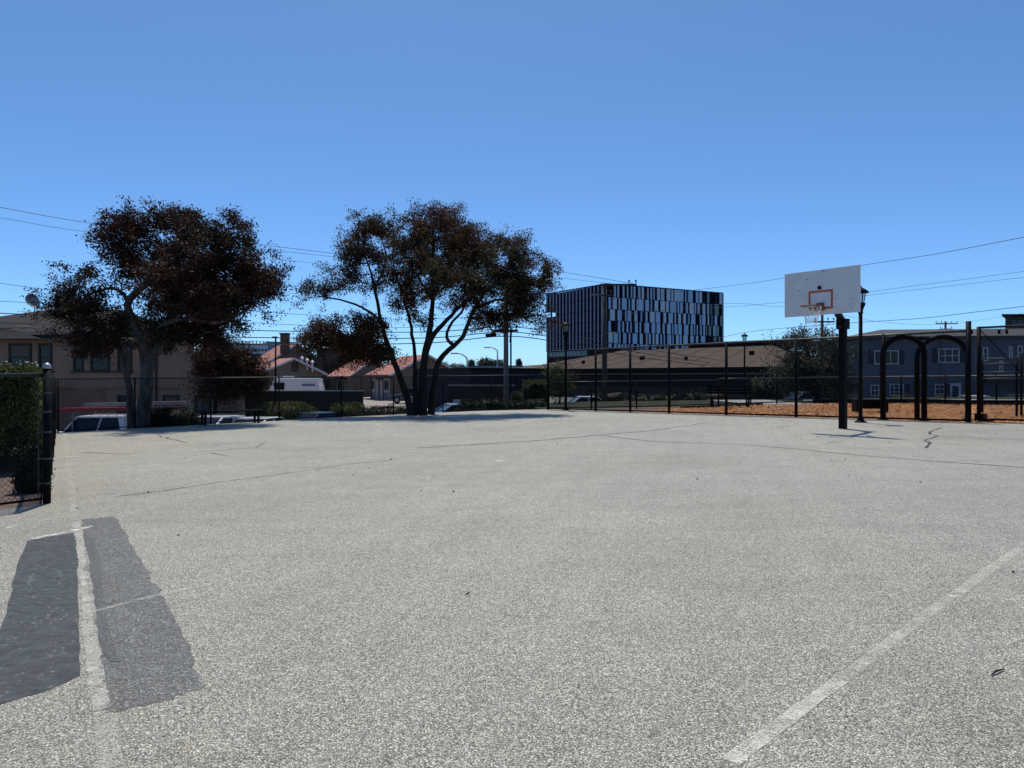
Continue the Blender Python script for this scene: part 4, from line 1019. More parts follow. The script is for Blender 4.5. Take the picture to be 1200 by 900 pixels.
def grow(name, label, cat, base, limbs, clusters, leafmat, barkmat, per=22, size=.09, spread=.16, tip=.0055, group=None, step=.32, thick=1.0, seed=1, airy=.8, clump=1.0):
    rg = np.random.default_rng(seed)
    t = thing(name, label, cat, base, group)
    pos, par, fix = [], [], []
    mt = MB()
    for pts, r0, r1 in limbs:
        pts = [Vector(p) for p in pts]
        # Catmull-Rom so the limbs bend like wood
        out = []
        for i in range(len(pts)-1):
            p0, p1, p2, p3 = pts[max(i-1,0)], pts[i], pts[i+1], pts[min(i+2,len(pts)-1)]
            ns = max(2, int((p2-p1).length/.22))
            for s in range(ns):
                u = s/ns; out.append(.5*((2*p1)+(p2-p0)*u+(2*p0-5*p1+4*p2-p3)*u*u+(3*p1-p0-3*p2+p3)*u**3))
        out.append(pts[-1]); k = len(out)
        out = [q+Vector(rg.normal(0, .012, 3)) for q in out]
        rads = [(r0+(r1-r0)*(i/(k-1))**.8)*(1+.35*max(0, 1-i/3.0) if out[0].z < base[2]+.4 else 1)*(1+rg.uniform(-.06,.06)) for i in range(k)]
        mt.tube(out, rads, 10)
        s0 = len(pos)
        for i, q in enumerate(out): pos.append(q[:]); par.append(len(pos)-2 if i else -1); fix.append(rads[i])
    A = []
    for c, rx, ry, rz, n in clusters:
        d = rg.normal(0, 1, (n,3)); d /= np.linalg.norm(d, axis=1)[:,None]
        rad = rg.uniform(0, 1, n)**(.42)
        ns_ = max(3, int(n/15)); sc_ = rg.normal(0, 1, (ns_,3)); sc_ /= np.linalg.norm(sc_, axis=1)[:,None]; sc_ *= (rg.uniform(0, 1, ns_)**.45)[:,None]
        sg = rg.uniform(.13, .34, ns_)*clump; id_ = rg.integers(0, ns_, n); q2 = sc_[id_]*np.array([rx, ry, rz])+rg.normal(0, 1, (n,3))*sg[id_][:,None]*np.array([1,1,.75])
        q = np.where((rg.uniform(0, 1, n) < airy)[:,None], q2, d*rad[:,None]*np.array([rx, ry, rz])); A.append(np.array(c[:])+q)
    A = np.concatenate(A); 
    # thin out along a noise so gaps open in the crown
    ph = np.sin(A[:,0]*2.9+1.3*np.sin(A[:,2]*2.1))*np.sin(A[:,2]*3.3+1.1*np.sin(A[:,0]*1.9+A[:,1]))
    A = A[ph > -.55+rg.normal(0, .2, len(A))]
    Pn = np.zeros((len(pos)+len(A)*14, 3)); Pn[:len(pos)] = np.array(pos); cnt = len(pos); nl = cnt
    dist0 = np.min(np.linalg.norm(A[:,None,:]-Pn[None,:cnt:2,:], axis=2), axis=1)
    for ai in np.argsort(dist0):
        q = A[ai]; dv = Pn[:cnt]-q; dd = np.sqrt((dv**2).sum(1)) + .6*np.maximum(0, dv[:,2])
        j = int(dd.argmin()); D = np.linalg.norm(q-Pn[j]); ns = max(1, min(12, int(D/step)))
        st = Pn[j].copy(); prev = j
        for s in range(1, ns+1):
            u = s/ns; pt = st+(q-st)*u
            if s < ns: pt = pt+rg.normal(0, .035, 3)*min(1, D)+np.array([0,0,-.10*D*u*(1-u)])
            Pn[cnt] = pt; par.append(prev); prev = cnt; cnt += 1
    w_ = np.zeros(cnt); has = np.zeros(cnt, bool)
    for i in range(cnt-1, nl-1, -1):
        if w_[i] == 0: w_[i] = 1
        if par[i] >= nl: w_[par[i]] += w_[i]
    rad = tip*np.sqrt(np.maximum(w_, 1))**1.05*thick
    V, Fq = [], []; o = 0
    for i in range(nl, cnt):
        a, b = Vector(Pn[par[i]]), Vector(Pn[i]); d = b-a
        if d.length < 1e-4: continue
        d.normalize(); u = d.orthogonal().normalized(); v = d.cross(u)
        ra = rad[i] if par[i] < nl else min(rad[par[i]], rad[i]*1.35); rb = rad[i]; K_ = 3 if rb < .012 else 5
        for Q, r_ in ((a-d*rb*.3, ra), (b+d*rb*.3, rb)):
            for j in range(K_): an = 2*math.pi*j/K_; V.append(tuple(Q+u*math.cos(an)*r_+v*math.sin(an)*r_))
        Fq += [(o+j, o+(j+1) % K_, o+K_+(j+1) % K_, o+K_+j) for j in range(K_)]; o += 2*K_
    trunk = mt.build('trunk', barkmat, t, True)
    mb = MB(); mb.v = V; mb.f = Fq; mb.build('branches', barkmat, t, True, kind='stuff')
    leaves('crown', A, (spread, spread, spread*.8), per, size, leafmat, t)
    return t
def Pc(px, py, D, rx, ry, n, dd=0, rd=None): # crown cluster from photo pixels
    c = P(px, py, D+dd); s = D/F; return (c, rx*s, (rd or (rx+ry)/2)*s, ry*s, n)
# left tree: pale thick trunk, dense dark red crown
D1 = 23.2
def l1(pix, r0, r1): return ([P(x, y, D1+(z[0] if z else 0)) for x, y, *z in pix], r0, r1)
b1 = P(166,503,D1)
grow('tree', 'dense dark reddish tree with a pale leaning trunk on the left', 'tree', b1, [
    l1([(162,520),(168,480),(172,448),(171,424),(167,400),(157,378),(150,357),(158,343),(172,333),(182,322)], .27, .09),
    l1([(171,424),(184,410),(193,392),(199,372),(215,352),(232,335),(246,312)], .19, .06),
    l1([(167,400),(182,388,-.4),(201,376,-.9),(222,372,-1.2),(246,360,-1.5)], .14, .05),
    l1([(157,520,.4),(153,480,.4),(151,455,.4),(146,432,.3),(141,411,.2),(134,396,.1),(122,386,0),(106,381,-.2),(88,378)], .17, .05),
    l1([(150,357),(146,345),(132,338),(118,340),(104,345)], .08, .03),
    l1([(151,440,.3),(150,420,.3),(147,405),(152,398)], .08, .03),
    l1([(199,372),(206,345,.6),(212,318,1.1),(216,292,1.4)], .10, .04),
    l1([(182,322),(178,300),(168,282)], .06, .03), l1([(222,372,-1.2),(250,378,-1),(278,370,-.6),(300,352)], .08, .03)],
    [Pc(152,262,D1,12,14,26), Pc(118,276,D1,12,12,22), Pc(224,254,D1,14,10,30), Pc(262,256,D1,16,10,30), Pc(318,345,D1,16,12,30), Pc(322,310,D1,12,12,24), Pc(92,318,D1,10,7,12), Pc(140,270,D1,34,24,95), Pc(176,262,D1,28,16,55), Pc(208,276,D1,34,28,130,.5), Pc(236,282,D1,34,34,140,-.4), Pc(270,280,D1,36,30,140), Pc(286,318,D1,44,36,200),
     Pc(300,335,D1,36,28,110,.7), Pc(238,322,D1,55,46,340), Pc(212,362,D1,60,42,330), Pc(262,362,D1,48,32,210,-.5), Pc(175,312,D1,36,34,130,.3),
     Pc(92,334,D1,28,26,105), Pc(76,360,D1,26,18,75), Pc(104,366,D1,40,28,150), Pc(112,400,D1,28,18,80), Pc(140,385,D1,30,26,120,.6), Pc(240,394,D1,42,16,80), Pc(185,400,D1,34,14,60,.8),
     Pc(212,330,D1-1.6,46,50,220), Pc(212,330,D1+1.6,46,50,220), Pc(150,300,D1,24,26,60), Pc(240,350,D1-1.2,52,36,150), Pc(118,396,D1-.8,26,18,70), Pc(215,388,D1-.6,30,16,60), Pc(150,300,D1+.8,30,26,60)],
    M['leaf_red'], M['bark_pale'], 42, .105, .115, seed=3, airy=.6)
# forked tree in the middle: several dark stems, looser crown
D2 = 27.4
def l2(pix, r0, r1): return ([P(x, y, D2+(z[0] if z else 0)) for x, y, *z in pix], r0, r1)
grow('tree', 'tall forked tree with several dark stems and a looser brown green crown in the middle', 'tree', P(496,487,D2), [
    l2([(485,502,-.2),(478,470,-.2),(470,445,-.2),(461,422,-.3),(451,392,-.3),(443,362,-.2),(439,338),(434,318),(428,300),(424,284)], .17, .02),
    l2([(455,386,-.3),(440,371,-.3),(424,360,-.2),(408,354),(390,349),(368,347)], .07, .02),
    l2([(488,502),(486,455),(486,415,.3),(482,385,.4),(477,362,.4),(470,342,.3),(464,322),(460,300),(462,280)], .13, .015),
    l2([(495,502),(496,455),(497,425),(501,398,-.1),(506,372,-.1),(507,340),(506,315),(508,285),(507,262)], .23, .02),
    l2([(498,415),(506,396,.4),(519,380,.7),(534,364,.9),(550,351,1),(566,338,1),(584,322,1),(600,306,1)], .13, .015),
    l2([(504,502,.2),(507,462,.2),(512,430,.2),(520,416,.1),(532,405),(543,394,-.2),(549,378,-.3),(556,362,-.4),(567,345,-.5),(582,328,-.5),(600,312,-.5),(614,296,-.5)], .18, .015),
    l2([(532,405),(524,396,.5),(527,382,.8),(540,366,1),(548,350,1.2),(552,330,1.3)], .08, .03),
    l2([(458,420,-.3),(448,420,-.8),(436,418,-1.1),(418,414,-1.3),(398,408,-1.4),(380,404,-1.4)], .08, .03),
    l2([(507,340),(522,320,-.6),(534,300,-.9),(544,282,-1)], .06, .03), l2([(506,350),(492,328,.7),(478,306,1),(468,288,1)], .06, .03),
    l2([(439,338),(450,315,.6),(452,296,.8),(446,276,.9)], .05, .02), l2([(556,362,-.4),(580,352,-.9),(604,348,-1.2),(626,344,-1.2)], .06, .03)],
    [Pc(500,305,D2,95,44,420), Pc(590,330,D2,52,46,260), Pc(420,276,D2,24,22,130), Pc(444,270,D2,24,20,110), Pc(428,308,D2,36,30,210), Pc(490,262,D2,36,18,150), Pc(522,264,D2,36,22,170), Pc(470,300,D2,38,34,230), Pc(515,300,D2,42,36,290), Pc(545,280,D2,34,24,150), Pc(490,335,D2,48,26,170), Pc(560,320,D2-1.2,46,30,180), Pc(596,330,D2+1.2,40,34,180), Pc(585,374,D2,36,18,90), Pc(600,285,D2,24,16,70), Pc(470,360,D2+1,22,20,50),
     Pc(560,298,D2,40,30,190), Pc(598,302,D2,36,32,190), Pc(622,328,D2,27,34,170), Pc(575,340,D2,44,32,180), Pc(606,368,D2,30,26,110), Pc(634,320,D2,15,24,60),
     Pc(372,336,D2,24,13,48), Pc(392,318,D2,20,14,26), Pc(380,342,D2,32,13,38), Pc(408,330,D2,18,16,34),
     Pc(398,398,D2,42,26,330,-1.2), Pc(430,402,D2,36,26,330,-1), Pc(450,410,D2,14,16,60,-.8), Pc(410,385,D2,34,16,120,-1.4), Pc(375,402,D2,20,20,70,-1.3), Pc(408,418,D2,36,14,80,-1.2),
     Pc(480,345,D2,34,26,75), Pc(535,345,D2,34,24,80,.5), Pc(520,320,D2-1.8,50,42,110), Pc(520,320,D2+1.8,55,42,130), Pc(500,372,D2,26,14,24), Pc(562,372,D2,26,12,30), Pc(636,380,D2,14,16,30)],
    M['leaf_mix'], M['bark_dark'], 34, .095, .115, tip=.006, seed=8, airy=.7)
# small dark red tree in front of the tan wing
D3 = 31
grow('tree', 'small low dark red tree between the two big trees in front of the tan wing', 'tree', P(252,500,D3), [
    ([P(252,505,D3), P(252,480,D3), P(255,460,D3), P(258,440,D3)], .12, .06), ([P(253,470,D3), P(268,452,D3), P(282,440,D3)], .07, .03), ([P(253,470,D3), P(242,450,D3+.5), P(240,430,D3+.5)], .07, .03)],
    [Pc(268,425,D3,34,24,420), Pc(290,445,D3,26,16,220), Pc(255,440,D3,28,24,320), Pc(245,415,D3,24,20,150), Pc(272,462,D3,38,10,140), Pc(236,458,D3,14,10,30)],
    M['leaf_red'], M['bark_dark'], 32, .11, .14, seed=5, airy=.5)
# grey green tree behind the hoop
D4 = 41
grow('tree', 'bushy grey green tree behind the basketball pole left of the blue house', 'tree', P(960,478,D4), [
    ([P(958,480,D4), P(957,460,D4), P(950,430,D4), P(945,405,D4)], .18, .06), ([P(957,460,D4), P(970,435,D4), P(980,410,D4)], .14, .05), ([P(956,465,D4), P(935,440,D4), P(925,420,D4)], .1, .04)],
    [Pc(948,400,D4,20,16,110), Pc(968,398,D4,18,13,80), Pc(932,408,D4,18,18,100), Pc(955,430,D4,42,30,420), Pc(985,415,D4,18,22,120), Pc(925,440,D4,20,28,140), Pc(990,445,D4,16,22,90), Pc(916,405,D4,8,10,16), Pc(960,455,D4,40,14,150), Pc(908,425,D4,6,14,18)],
    M['leaf_grey'], M['bark_dark'], 20, .14, .22, seed=12)
# slender yellow green shrub-tree by the fence post
D5 = 39
grow('small_tree', 'slim yellow green young tree left of the court lamp post in the middle', 'tree', P(657,476,D5), [
    ([P(656,480,D5), P(656,462,D5), P(654,445,D5)], .06, .03), ([P(657,465,D5), P(663,450,D5)], .04, .02)],
    [Pc(654,440,D5,11,9,55), Pc(664,446,D5,11,10,50), Pc(655,456,D5,14,9,45), Pc(655,430,D5,5,5,10)], M['leaf_hedge'], M['bark_dark'], 20, .12, .18, seed=14)

def shrub(label, center, r, n, mat, size=.07, boxy=False, name='hedge', cat='hedge', group=None, core='leaf_dark', lump=.10):
    t = thing(name, label, cat, (center[0], center[1], center[2]-r[2]), group)
    rg = np.random.default_rng(int(abs(center[0]*100))+3)
    d = rg.normal(0, 1, (n,3)); d /= np.linalg.norm(d, axis=1)[:,None]
    if boxy: d = d/np.max(np.abs(d), axis=1)[:,None]; d = np.sign(d)*np.abs(d)**.9
    if not boxy: d = d/((np.abs(d)**3.2).sum(1)**(1/3.2))[:,None]
    lm = 1+lump*np.sin(d[:,0]*6+center[0])*np.sin(d[:,2]*5+1)*np.sin(d[:,1]*7)+rg.normal(0, .025, n)
    C_ = np.array(center[:])+d*lm[:,None]*np.array(r)*rg.uniform(.90, 1.0, n)[:,None]
    leaves('foliage', C_, (size*.5,)*3, 5, size, mat, t)
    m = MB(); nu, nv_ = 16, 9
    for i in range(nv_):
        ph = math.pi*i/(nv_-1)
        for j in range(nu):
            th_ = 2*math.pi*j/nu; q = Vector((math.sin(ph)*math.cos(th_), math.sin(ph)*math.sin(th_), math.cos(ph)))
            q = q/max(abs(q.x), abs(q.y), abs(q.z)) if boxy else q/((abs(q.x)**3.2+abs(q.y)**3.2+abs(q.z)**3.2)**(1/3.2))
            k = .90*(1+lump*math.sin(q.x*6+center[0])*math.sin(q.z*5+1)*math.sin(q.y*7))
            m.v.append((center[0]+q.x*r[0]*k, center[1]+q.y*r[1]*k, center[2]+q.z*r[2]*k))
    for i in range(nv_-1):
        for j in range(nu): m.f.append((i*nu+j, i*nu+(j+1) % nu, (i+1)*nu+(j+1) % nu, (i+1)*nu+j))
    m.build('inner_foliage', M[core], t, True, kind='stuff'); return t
def sh_px(label, x0, x1, y0, D, zb, mat, n, boxy=False, dep=None, **k):
    s = D/F; zt = EYE+(441-y0)*s; c = P((x0+x1)/2, 441, D); rx = (x1-x0)/2*s
    return shrub(label, (c.x, D, (zt+zb)/2), (rx, dep or rx*.8, (zt-zb)/2), n, M[mat], boxy=boxy, **k)
gh = 'clipped hedges'
# the near hedge behind the left fence, a long clipped block beside the fence
hd = thing('hedge', 'tall clipped green hedge behind the nearest fence at far left', 'hedge', (-9.3, 13.5, -.2), gh)
hv = Vector((-7.34, 11.56, 0)).normalized(); hn = Vector((-hv.y, hv.x, 0))
h0 = Vector((-7.50, 11.2, 0))+hn*.05
HL, HW, HT = 7.0, 1.8, 1.42
def hq(a, b, z): return h0+hv*a+hn*b+Vector((0,0,z))
nH = 13000; rg = np.random.default_rng(4); face = rg.choice(4, nH, p=[.42,.20,.26,.12]); ua = rg.uniform(0, 1, nH); ub = rg.uniform(0, 1, nH)
Ca = np.zeros((nH,3))
for i in range(nH):
    wob = .07*math.sin(ua[i]*9+3*ub[i])+.04*math.sin(ub[i]*23+ua[i]*17)+rg.normal(0, .03)
    zl = .16+.08*math.sin(ua[i]*14)+ub[i]*(HT-.2)
    if face[i] == 0: q = hq(wob, ua[i]*HW, zl)                      # end towards the camera
    elif face[i] == 1: q = hq(ua[i]*HL, -wob, zl)
    elif face[i] == 2: q = hq(ua[i]**2*HL, ub[i]*HW, HT+wob*.4)
    else: q = hq(ua[i]*HL, HW+wob, zl)
    Ca[i] = q[:]
leaves('foliage', Ca, (.04,)*3, 5, .065, M['leaf_hedge'], hd)
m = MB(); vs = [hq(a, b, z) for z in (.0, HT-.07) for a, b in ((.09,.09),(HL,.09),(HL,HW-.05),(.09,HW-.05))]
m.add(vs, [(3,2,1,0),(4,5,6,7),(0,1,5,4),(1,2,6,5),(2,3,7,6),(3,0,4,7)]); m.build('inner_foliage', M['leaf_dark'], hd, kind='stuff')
sh_px('wide round clipped hedge in front of the grey wall, left of its pair', 297, 371, 472, 31, -1.7, 'leaf_hedge', 5200, dep=1.0, group=gh)
sh_px('smaller round clipped hedge in front of the grey wall, right of its pair', 385, 432, 472.5, 32, -1.7, 'leaf_hedge', 3600, dep=.9, group=gh)
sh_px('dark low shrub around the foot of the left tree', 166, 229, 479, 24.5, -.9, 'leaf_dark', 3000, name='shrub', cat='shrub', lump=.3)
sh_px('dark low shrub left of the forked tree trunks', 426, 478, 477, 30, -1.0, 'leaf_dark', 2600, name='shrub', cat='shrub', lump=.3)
sh_px('square clipped dark hedge right of the utility pole', 613, 640.5, 446.5, 37, -1.3, 'leaf_hedge', 3600, True, .6, group=gh)
sh_px('pale green rounded bush beside the square hedge', 599, 616, 460, 38, -1.3, 'leaf_grey', 1500, name='shrub', cat='shrub', lump=.25)
shrub('added dark leaf clump standing in for the soil shadow at the nearest fence corner', (-6.12,9.05,.12), (.14,.15,.30), 700, M['leaf_dark'], .05, True, 'shrub', 'shrub')  # made-up leaf clump in place of the fence and hedge shadow on the soil
gs = 'low dark shrubs along the wall'
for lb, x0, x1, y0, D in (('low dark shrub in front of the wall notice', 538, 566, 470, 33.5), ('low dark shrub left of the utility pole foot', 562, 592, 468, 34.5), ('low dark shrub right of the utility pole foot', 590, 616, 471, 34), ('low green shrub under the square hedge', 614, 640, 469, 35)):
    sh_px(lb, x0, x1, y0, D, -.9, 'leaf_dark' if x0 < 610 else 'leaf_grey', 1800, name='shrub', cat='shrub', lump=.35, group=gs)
for lb, x0, x1, y0, D in (('pale tangled shrub against the hall wall left of the third fence post', 690, 730, 461, 52), ('pale tangled shrub against the hall wall in the middle', 735, 790, 463, 50), ('pale tangled shrub against the hall wall near the bench', 800, 850, 461, 49), ('grey leafy shrub right of the bench behind the low fence', 880, 915, 444, 46)):
    sh_px(lb, x0, x1, y0, D, -1.1, 'leaf_dark', 1100, name='shrub', cat='shrub', lump=.8, size=.13, group='shrubs along the hall')
for lb, x0, x1, y0, D in (('low purple grey shrub before the blue house windows', 1045, 1070, 462, 55), ('low grey shrub by the blue house door', 1094, 1110, 463, 55)):
    sh_px(lb, x0, x1, y0, D, -1.1, 'leaf_grey', 900, name='shrub', cat='shrub', lump=.35, group='shrubs before the blue house')
sh_px('dark leafy bush behind the middle of the light edged motel gable', 355, 372, 417, 80, -1.0, 'leaf_dark', 1200, name='shrub', cat='shrub', lump=.3, size=.16)
i_ = 0
for lb, x0, x1, y0, D in (('distant rounded tree just left of the utility pole', 559, 578, 421, 230), ('distant tree between the round one and the utility pole', 574, 592, 423, 240), ('far low tree left of the curved street light', 549, 556, 423.5, 250), ('far row of trees above the grey building with dark windows', 520, 548, 427, 330), ('small far tree over the left end of the hall roof', 605, 611, 422, 260), ('far low trees beyond the right gable of the nearest motel house', 506, 526, 425, 300)):
    sh_px(lb, x0, x1, y0, D, -2, 'leaf_far', 900, name='distant_tree', cat='tree', lump=.3, size=.55, group='distant trees')
# sprigs with small white blooms showing above the left fence
sp = thing('flowering_plant', 'thin leafy sprigs with pale blooms above the hedge at far left', 'plant', (-8.6,12.4,1.3))
m = MB(); tips = []
for i in range(26):
    q = P(random.choice((4,8,22,28,36,44))+random.gauss(0,2.5), 438, 12.6+random.uniform(-.3,.3)); tp = q+Vector((random.gauss(0,.05), random.gauss(0,.05), random.uniform(.05,.22))); m.tube([q-Vector((0,0,.1)), tp], .004, 4); tips += [tp, q.lerp(tp,.5)]
m.build('stem', M['bark_dark'], sp); leaves('foliage', np.array([q[:] for q in tips]), (.03,)*3, 6, .05, M['leaf_grey'], sp)
m = MB()
for q in tips[::4]: m.lathe(q, [(.004,0),(.022,.012),(.006,.02)], 6)
m.build('bloom', M['net'], sp)
# leaf litter on the court under the trees
n = 1500; x = rng.uniform(-12, 12, n); y = rng.uniform(3, 29, n); k = inpoly(x, y, COURT); x, y = x[k], y[k]
keep = rng.uniform(0, 1, len(x)) < np.where(y > 21, .8, .10); x, y = x[keep], y[keep]
leaves_o = leaves('fallen_leaves', np.stack([x, y, CB*x+CC*y+.006], 1), (.02,.02,.001), 1, .045, M['leaf_mix'], None)
tag(leaves_o, 'small fallen leaves scattered over the asphalt', 'fallen leaves')

# ------------------------------------------------------------ vehicles on the street below the court
def make_car(label, pos, head, paint, kind='sedan', name='parked_car', cat='car', group='cars parked around the court', s=1.0):
    t = thing(name, label, cat, pos, group); pos = Vector(pos); ca, sa = math.cos(head), math.sin(head)
    def q(x, y, z): x *= s; y *= s; z *= s; return (pos.x+x*ca-y*sa, pos.y+x*sa+y*ca, pos.z+z)
    SPEC = {  # body stations (x from the nose, top z), greenhouse (base front, top front, top rear, base rear, roof z), length, width
     'sedan': ([(0,.55),(.08,.68),(.9,.84),(1.35,.92),(2.6,.95),(3.7,.98),(4.4,.95),(4.58,.80),(4.6,.55)], (1.25,2.0,3.2,3.95,1.43), 4.6, 1.80),
     'suv':   ([(0,.6),(.08,.85),(.9,1.02),(1.2,1.05),(2.8,1.06),(4.3,1.08),(4.62,1.05),(4.7,.6)], (1.1,1.75,4.1,4.6,1.78), 4.7, 1.88),
     'pickup':([(0,.6),(.08,.95),(1.2,1.10),(1.5,1.12),(3.4,1.14),(3.75,1.14),(5.4,1.14),(5.5,.6)], (1.4,2.05,3.75,3.95,1.92), 5.5, 1.95),
     'camper':([(0,.6),(.06,.9),(1.0,1.15),(1.5,1.2),(5.6,1.2),(5.7,.6)], (1.0,1.7,5.35,5.65,2.62), 5.7, 2.05)}[kind]
    st, (g0, g1, g2, g3, zr), Lc, Wd = SPEC; hw = Wd/2
    m = MB(); n = 10
    for x, zt in st:
        e = min(1, .86+.14*min(x, Lc-x)/.5) if min(x, Lc-x) < .5 else 1
        h = hw*e; zl = .24
        sec = [(-h*.90,zl),(-h,zl+.14),(-h*1.0,zl+(zt-zl)*.62),(-h*.965,zt-.06),(-h*.88,zt),(h*.88,zt),(h*.965,zt-.06),(h*1.0,zl+(zt-zl)*.62),(h,zl+.14),(h*.90,zl)]
        m.v += [q(x-Lc/2, y, z) for y, z in sec]
    for i in range(len(st)-1):
        for j in range(n): m.f.append((i*n+j, i*n+(j+1) % n, (i+1)*n+(j+1) % n, (i+1)*n+j))
    m.f += [tuple(range(n))[::-1], tuple((len(st)-1)*n+j for j in range(n))]
    body = m.build('body', M[paint], t, True)
    body.modifiers.new('edge', 'EDGE_SPLIT').split_angle = R(50)
    zb = next(zt for x, zt in st if x >= g0)-.03
    gw, rw = hw*.90, hw*.74 if kind != 'camper' else hw*.86
    P8 = lambda ins: [q(g0-Lc/2+ins, -gw+ins, zb), q(g3-Lc/2-ins, -gw+ins, zb), q(g3-Lc/2-ins, gw-ins, zb), q(g0-Lc/2+ins, gw-ins, zb), q(g1-Lc/2+ins, -rw+ins, zr-.03), q(g2-Lc/2-ins, -rw+ins, zr-.03), q(g2-Lc/2-ins, rw-ins, zr-.03), q(g1-Lc/2+ins, rw-ins, zr-.03)]
    m = MB(); m.add(P8(.02), [(3,2,1,0),(4,5,6,7),(0,1,5,4),(1,2,6,5),(2,3,7,6),(3,0,4,7)])
    m.build('windows' if kind != 'camper' else 'side_wall', M['carglass'] if kind != 'camper' else M[paint], t)
    e8 = [Vector(v) for v in P8(0.0)]
    m = MB()
    for a, b, wd in ((0,4,.07),(3,7,.07),(1,5,.11),(2,6,.11),(4,5,.07),(7,6,.07),(4,7,.07),(5,6,.07)): m.bar(e8[a], e8[b], wd, .06)
    for f_ in ((.48,) if kind == 'sedan' else (.36,.70) if kind == 'suv' else (.52,)):
        for s_ in (0, 1):
            lo = e8[0].lerp(e8[1], f_) if s_ == 0 else e8[3].lerp(e8[2], f_); hi = e8[4].lerp(e8[5], f_) if s_ == 0 else e8[7].lerp(e8[6], f_)
            if kind != 'camper': m.bar(lo, hi, .07, .05)
    if kind == 'pickup':
        for s_ in (0, 1):
            lo = e8[1] if s_ == 0 else e8[2]; hi = e8[5] if s_ == 0 else e8[6]; m.bar(lo, hi, .45, .05, Vector(q(0,1,0))-Vector(q(0,0,0)))
    m.build('pillars', M[paint], t)
    m = MB(); r4 = [q(g1-Lc/2-.05, -rw-.01, zr-.04), q(g2-Lc/2+.05, -rw-.01, zr-.04), q(g2-Lc/2+.05, rw+.01, zr-.04), q(g1-Lc/2-.05, rw+.01, zr-.04)]
    r5 = [q(g1-Lc/2+.1, -rw*.8, zr+.02), q(g2-Lc/2-.1, -rw*.8, zr+.02), q(g2-Lc/2-.1, rw*.8, zr+.02), q(g1-Lc/2+.1, rw*.8, zr+.02)]
    m.add(r4+r5, [(3,2,1,0),(4,5,6,7),(0,1,5,4),(1,2,6,5),(2,3,7,6),(3,0,4,7)]); m.build('roof', M[paint], t)
    for x in (.85, Lc-.95):
        for s_ in (-1, 1):
            c = Vector(q(x-Lc/2, s_*(hw-.10), .33)); ax = Vector(q(0,s_,0))-Vector(q(0,0,0)); ax.normalize()
            m = MB(); m.tube([c-ax*.10, c-ax*.07, c+ax*.09, c+ax*.12], [.30*s,.33*s,.33*s,.30*s], 18); wh = m.build('wheel', M['tyre'], t, True)
            m = MB(); m.tube([c+ax*.11, c+ax*.135], [.20*s,.17*s], 12); m.build('rim', M['rim'], wh)
    for s_ in (-1, 1):
        m = MB(); c = q(.10-Lc/2, s_*hw*.66, st[1][1]-.10); m.box(c, (.16,.34,.14), head); m.build('headlight', M['lens'], t)
        m = MB(); c = q(Lc/2-.03, s_*hw*.74, st[-3][1]-.18); m.box(c, (.08,.26,.16), head); m.build('tail_light', M['redlens'], t)
        m = MB(); c = q(g0+.25-Lc/2, s_*(hw+.08), zb+.10); m.box(c, (.10,.18,.13), head); m.build('mirror', M[paint], t)
    return t, q
# white crew pickup under the ladders, seen from the side
x0 = (98-600)/F*27.0
t, q = make_car('white pickup truck carrying a red ladder in front of the tan building', (x0+.75, 27.2, 1.35-45.5/832*27.2-1.92), R(4), 'car_white', 'pickup', 'pickup_truck', 'truck')
for xx in (-.8, 1.2, 2.6):
    m = MB()
    for s_ in (-1, 1): m.bar(q(xx, s_*.86, 1.1), q(xx, s_*.80, 2.10), .05)
    m.bar(q(xx, -.82, 2.10), q(xx, .82, 2.10), .05); m.build('rack_hoop', M['trim_grey'], t)
def ladder(label, a, b, wv, mat, n=14, name='ladder'):
    a, b, wv = Vector(a), Vector(b), Vector(wv); t_ = thing(name, label, 'ladder', a, 'ladders carried on the white truck')
    for s_ in (-.5, .5): m = MB(); m.bar(a+wv*s_, b+wv*s_, .10, .13); m.build('rail', M[mat], t_)
    for i in range(n): c = a.lerp(b, (i+.5)/n); m = MB(); m.tube([c-wv*.5, c+wv*.5], .018, 6); m.build('rung', M['alum'], t_)
    return t_
pa, pb_ = Vector(q(-1.3,-.6,2.16)), Vector(q(2.9,-.6,2.20))
ladder('red fibreglass ladder lying on the rack of the white truck', pa, pb_, Vector(q(0,.45,0))-Vector(q(0,0,0)), 'red')
ladder('grey metal ladder on the rack behind the red one', Vector(q(-.9,.35,2.30)), Vector(q(2.9,.35,2.38)), Vector(q(0,.42,0))-Vector(q(0,0,0)), 'trim_grey')
make_car('white van nose showing left of the ladder truck', P(62,485,31)-Vector((1.6,0,1.85)), R(184), 'car_white', 'suv')
make_car('white car with a raked windshield under the left end of the bench', (P(250,490,28).x-.2, 28.6, P(250,487.5,28).z-1.47), R(70), 'car_white', 'sedan')
make_car('white car under the right end of the bench', (P(286,490,28).x+.1, 28.9, P(286,490.5,28).z-1.46), R(78), 'car_white', 'sedan')
make_car('dark car between the two round hedges', (P(372,480,31).x, 30.2, P(372,480,30).z-1.46), R(62), 'car_dark', 'sedan', s=.92)
make_car('silver car nose just right of the forked tree trunks', (P(528,475,33).x, 35.0, P(528,473.5,34).z-1.46), R(20), 'car_silver', 'sedan')
make_car('dark car parked on the motel drive behind the forked trunks', (P(484,455,66).x, 66, T(-9,66)+.02), R(8), 'car_dark', 'sedan')
make_car('silver car parked on the motel drive right of the forked trunks', (P(512,455,64).x, 64, T(-7,64)+.02), R(-12), 'car_grey', 'sedan')
make_car('white car on the street behind the court lamp post', (P(683,466,49).x, 49, P(683,464,49).z-1.46), R(6), 'car_white', 'sedan')
make_car('white car parked in front of the blue house door', (P(1137,463,51).x, 51, P(1137,463,51).z-1.46), R(-6), 'car_white', 'sedan')
make_car('dark car parked in front of the blue house at right', (P(1196,463,50).x, 50, P(1196,463,50).z-1.46), R(-6), 'car_grey', 'suv', s=.85)
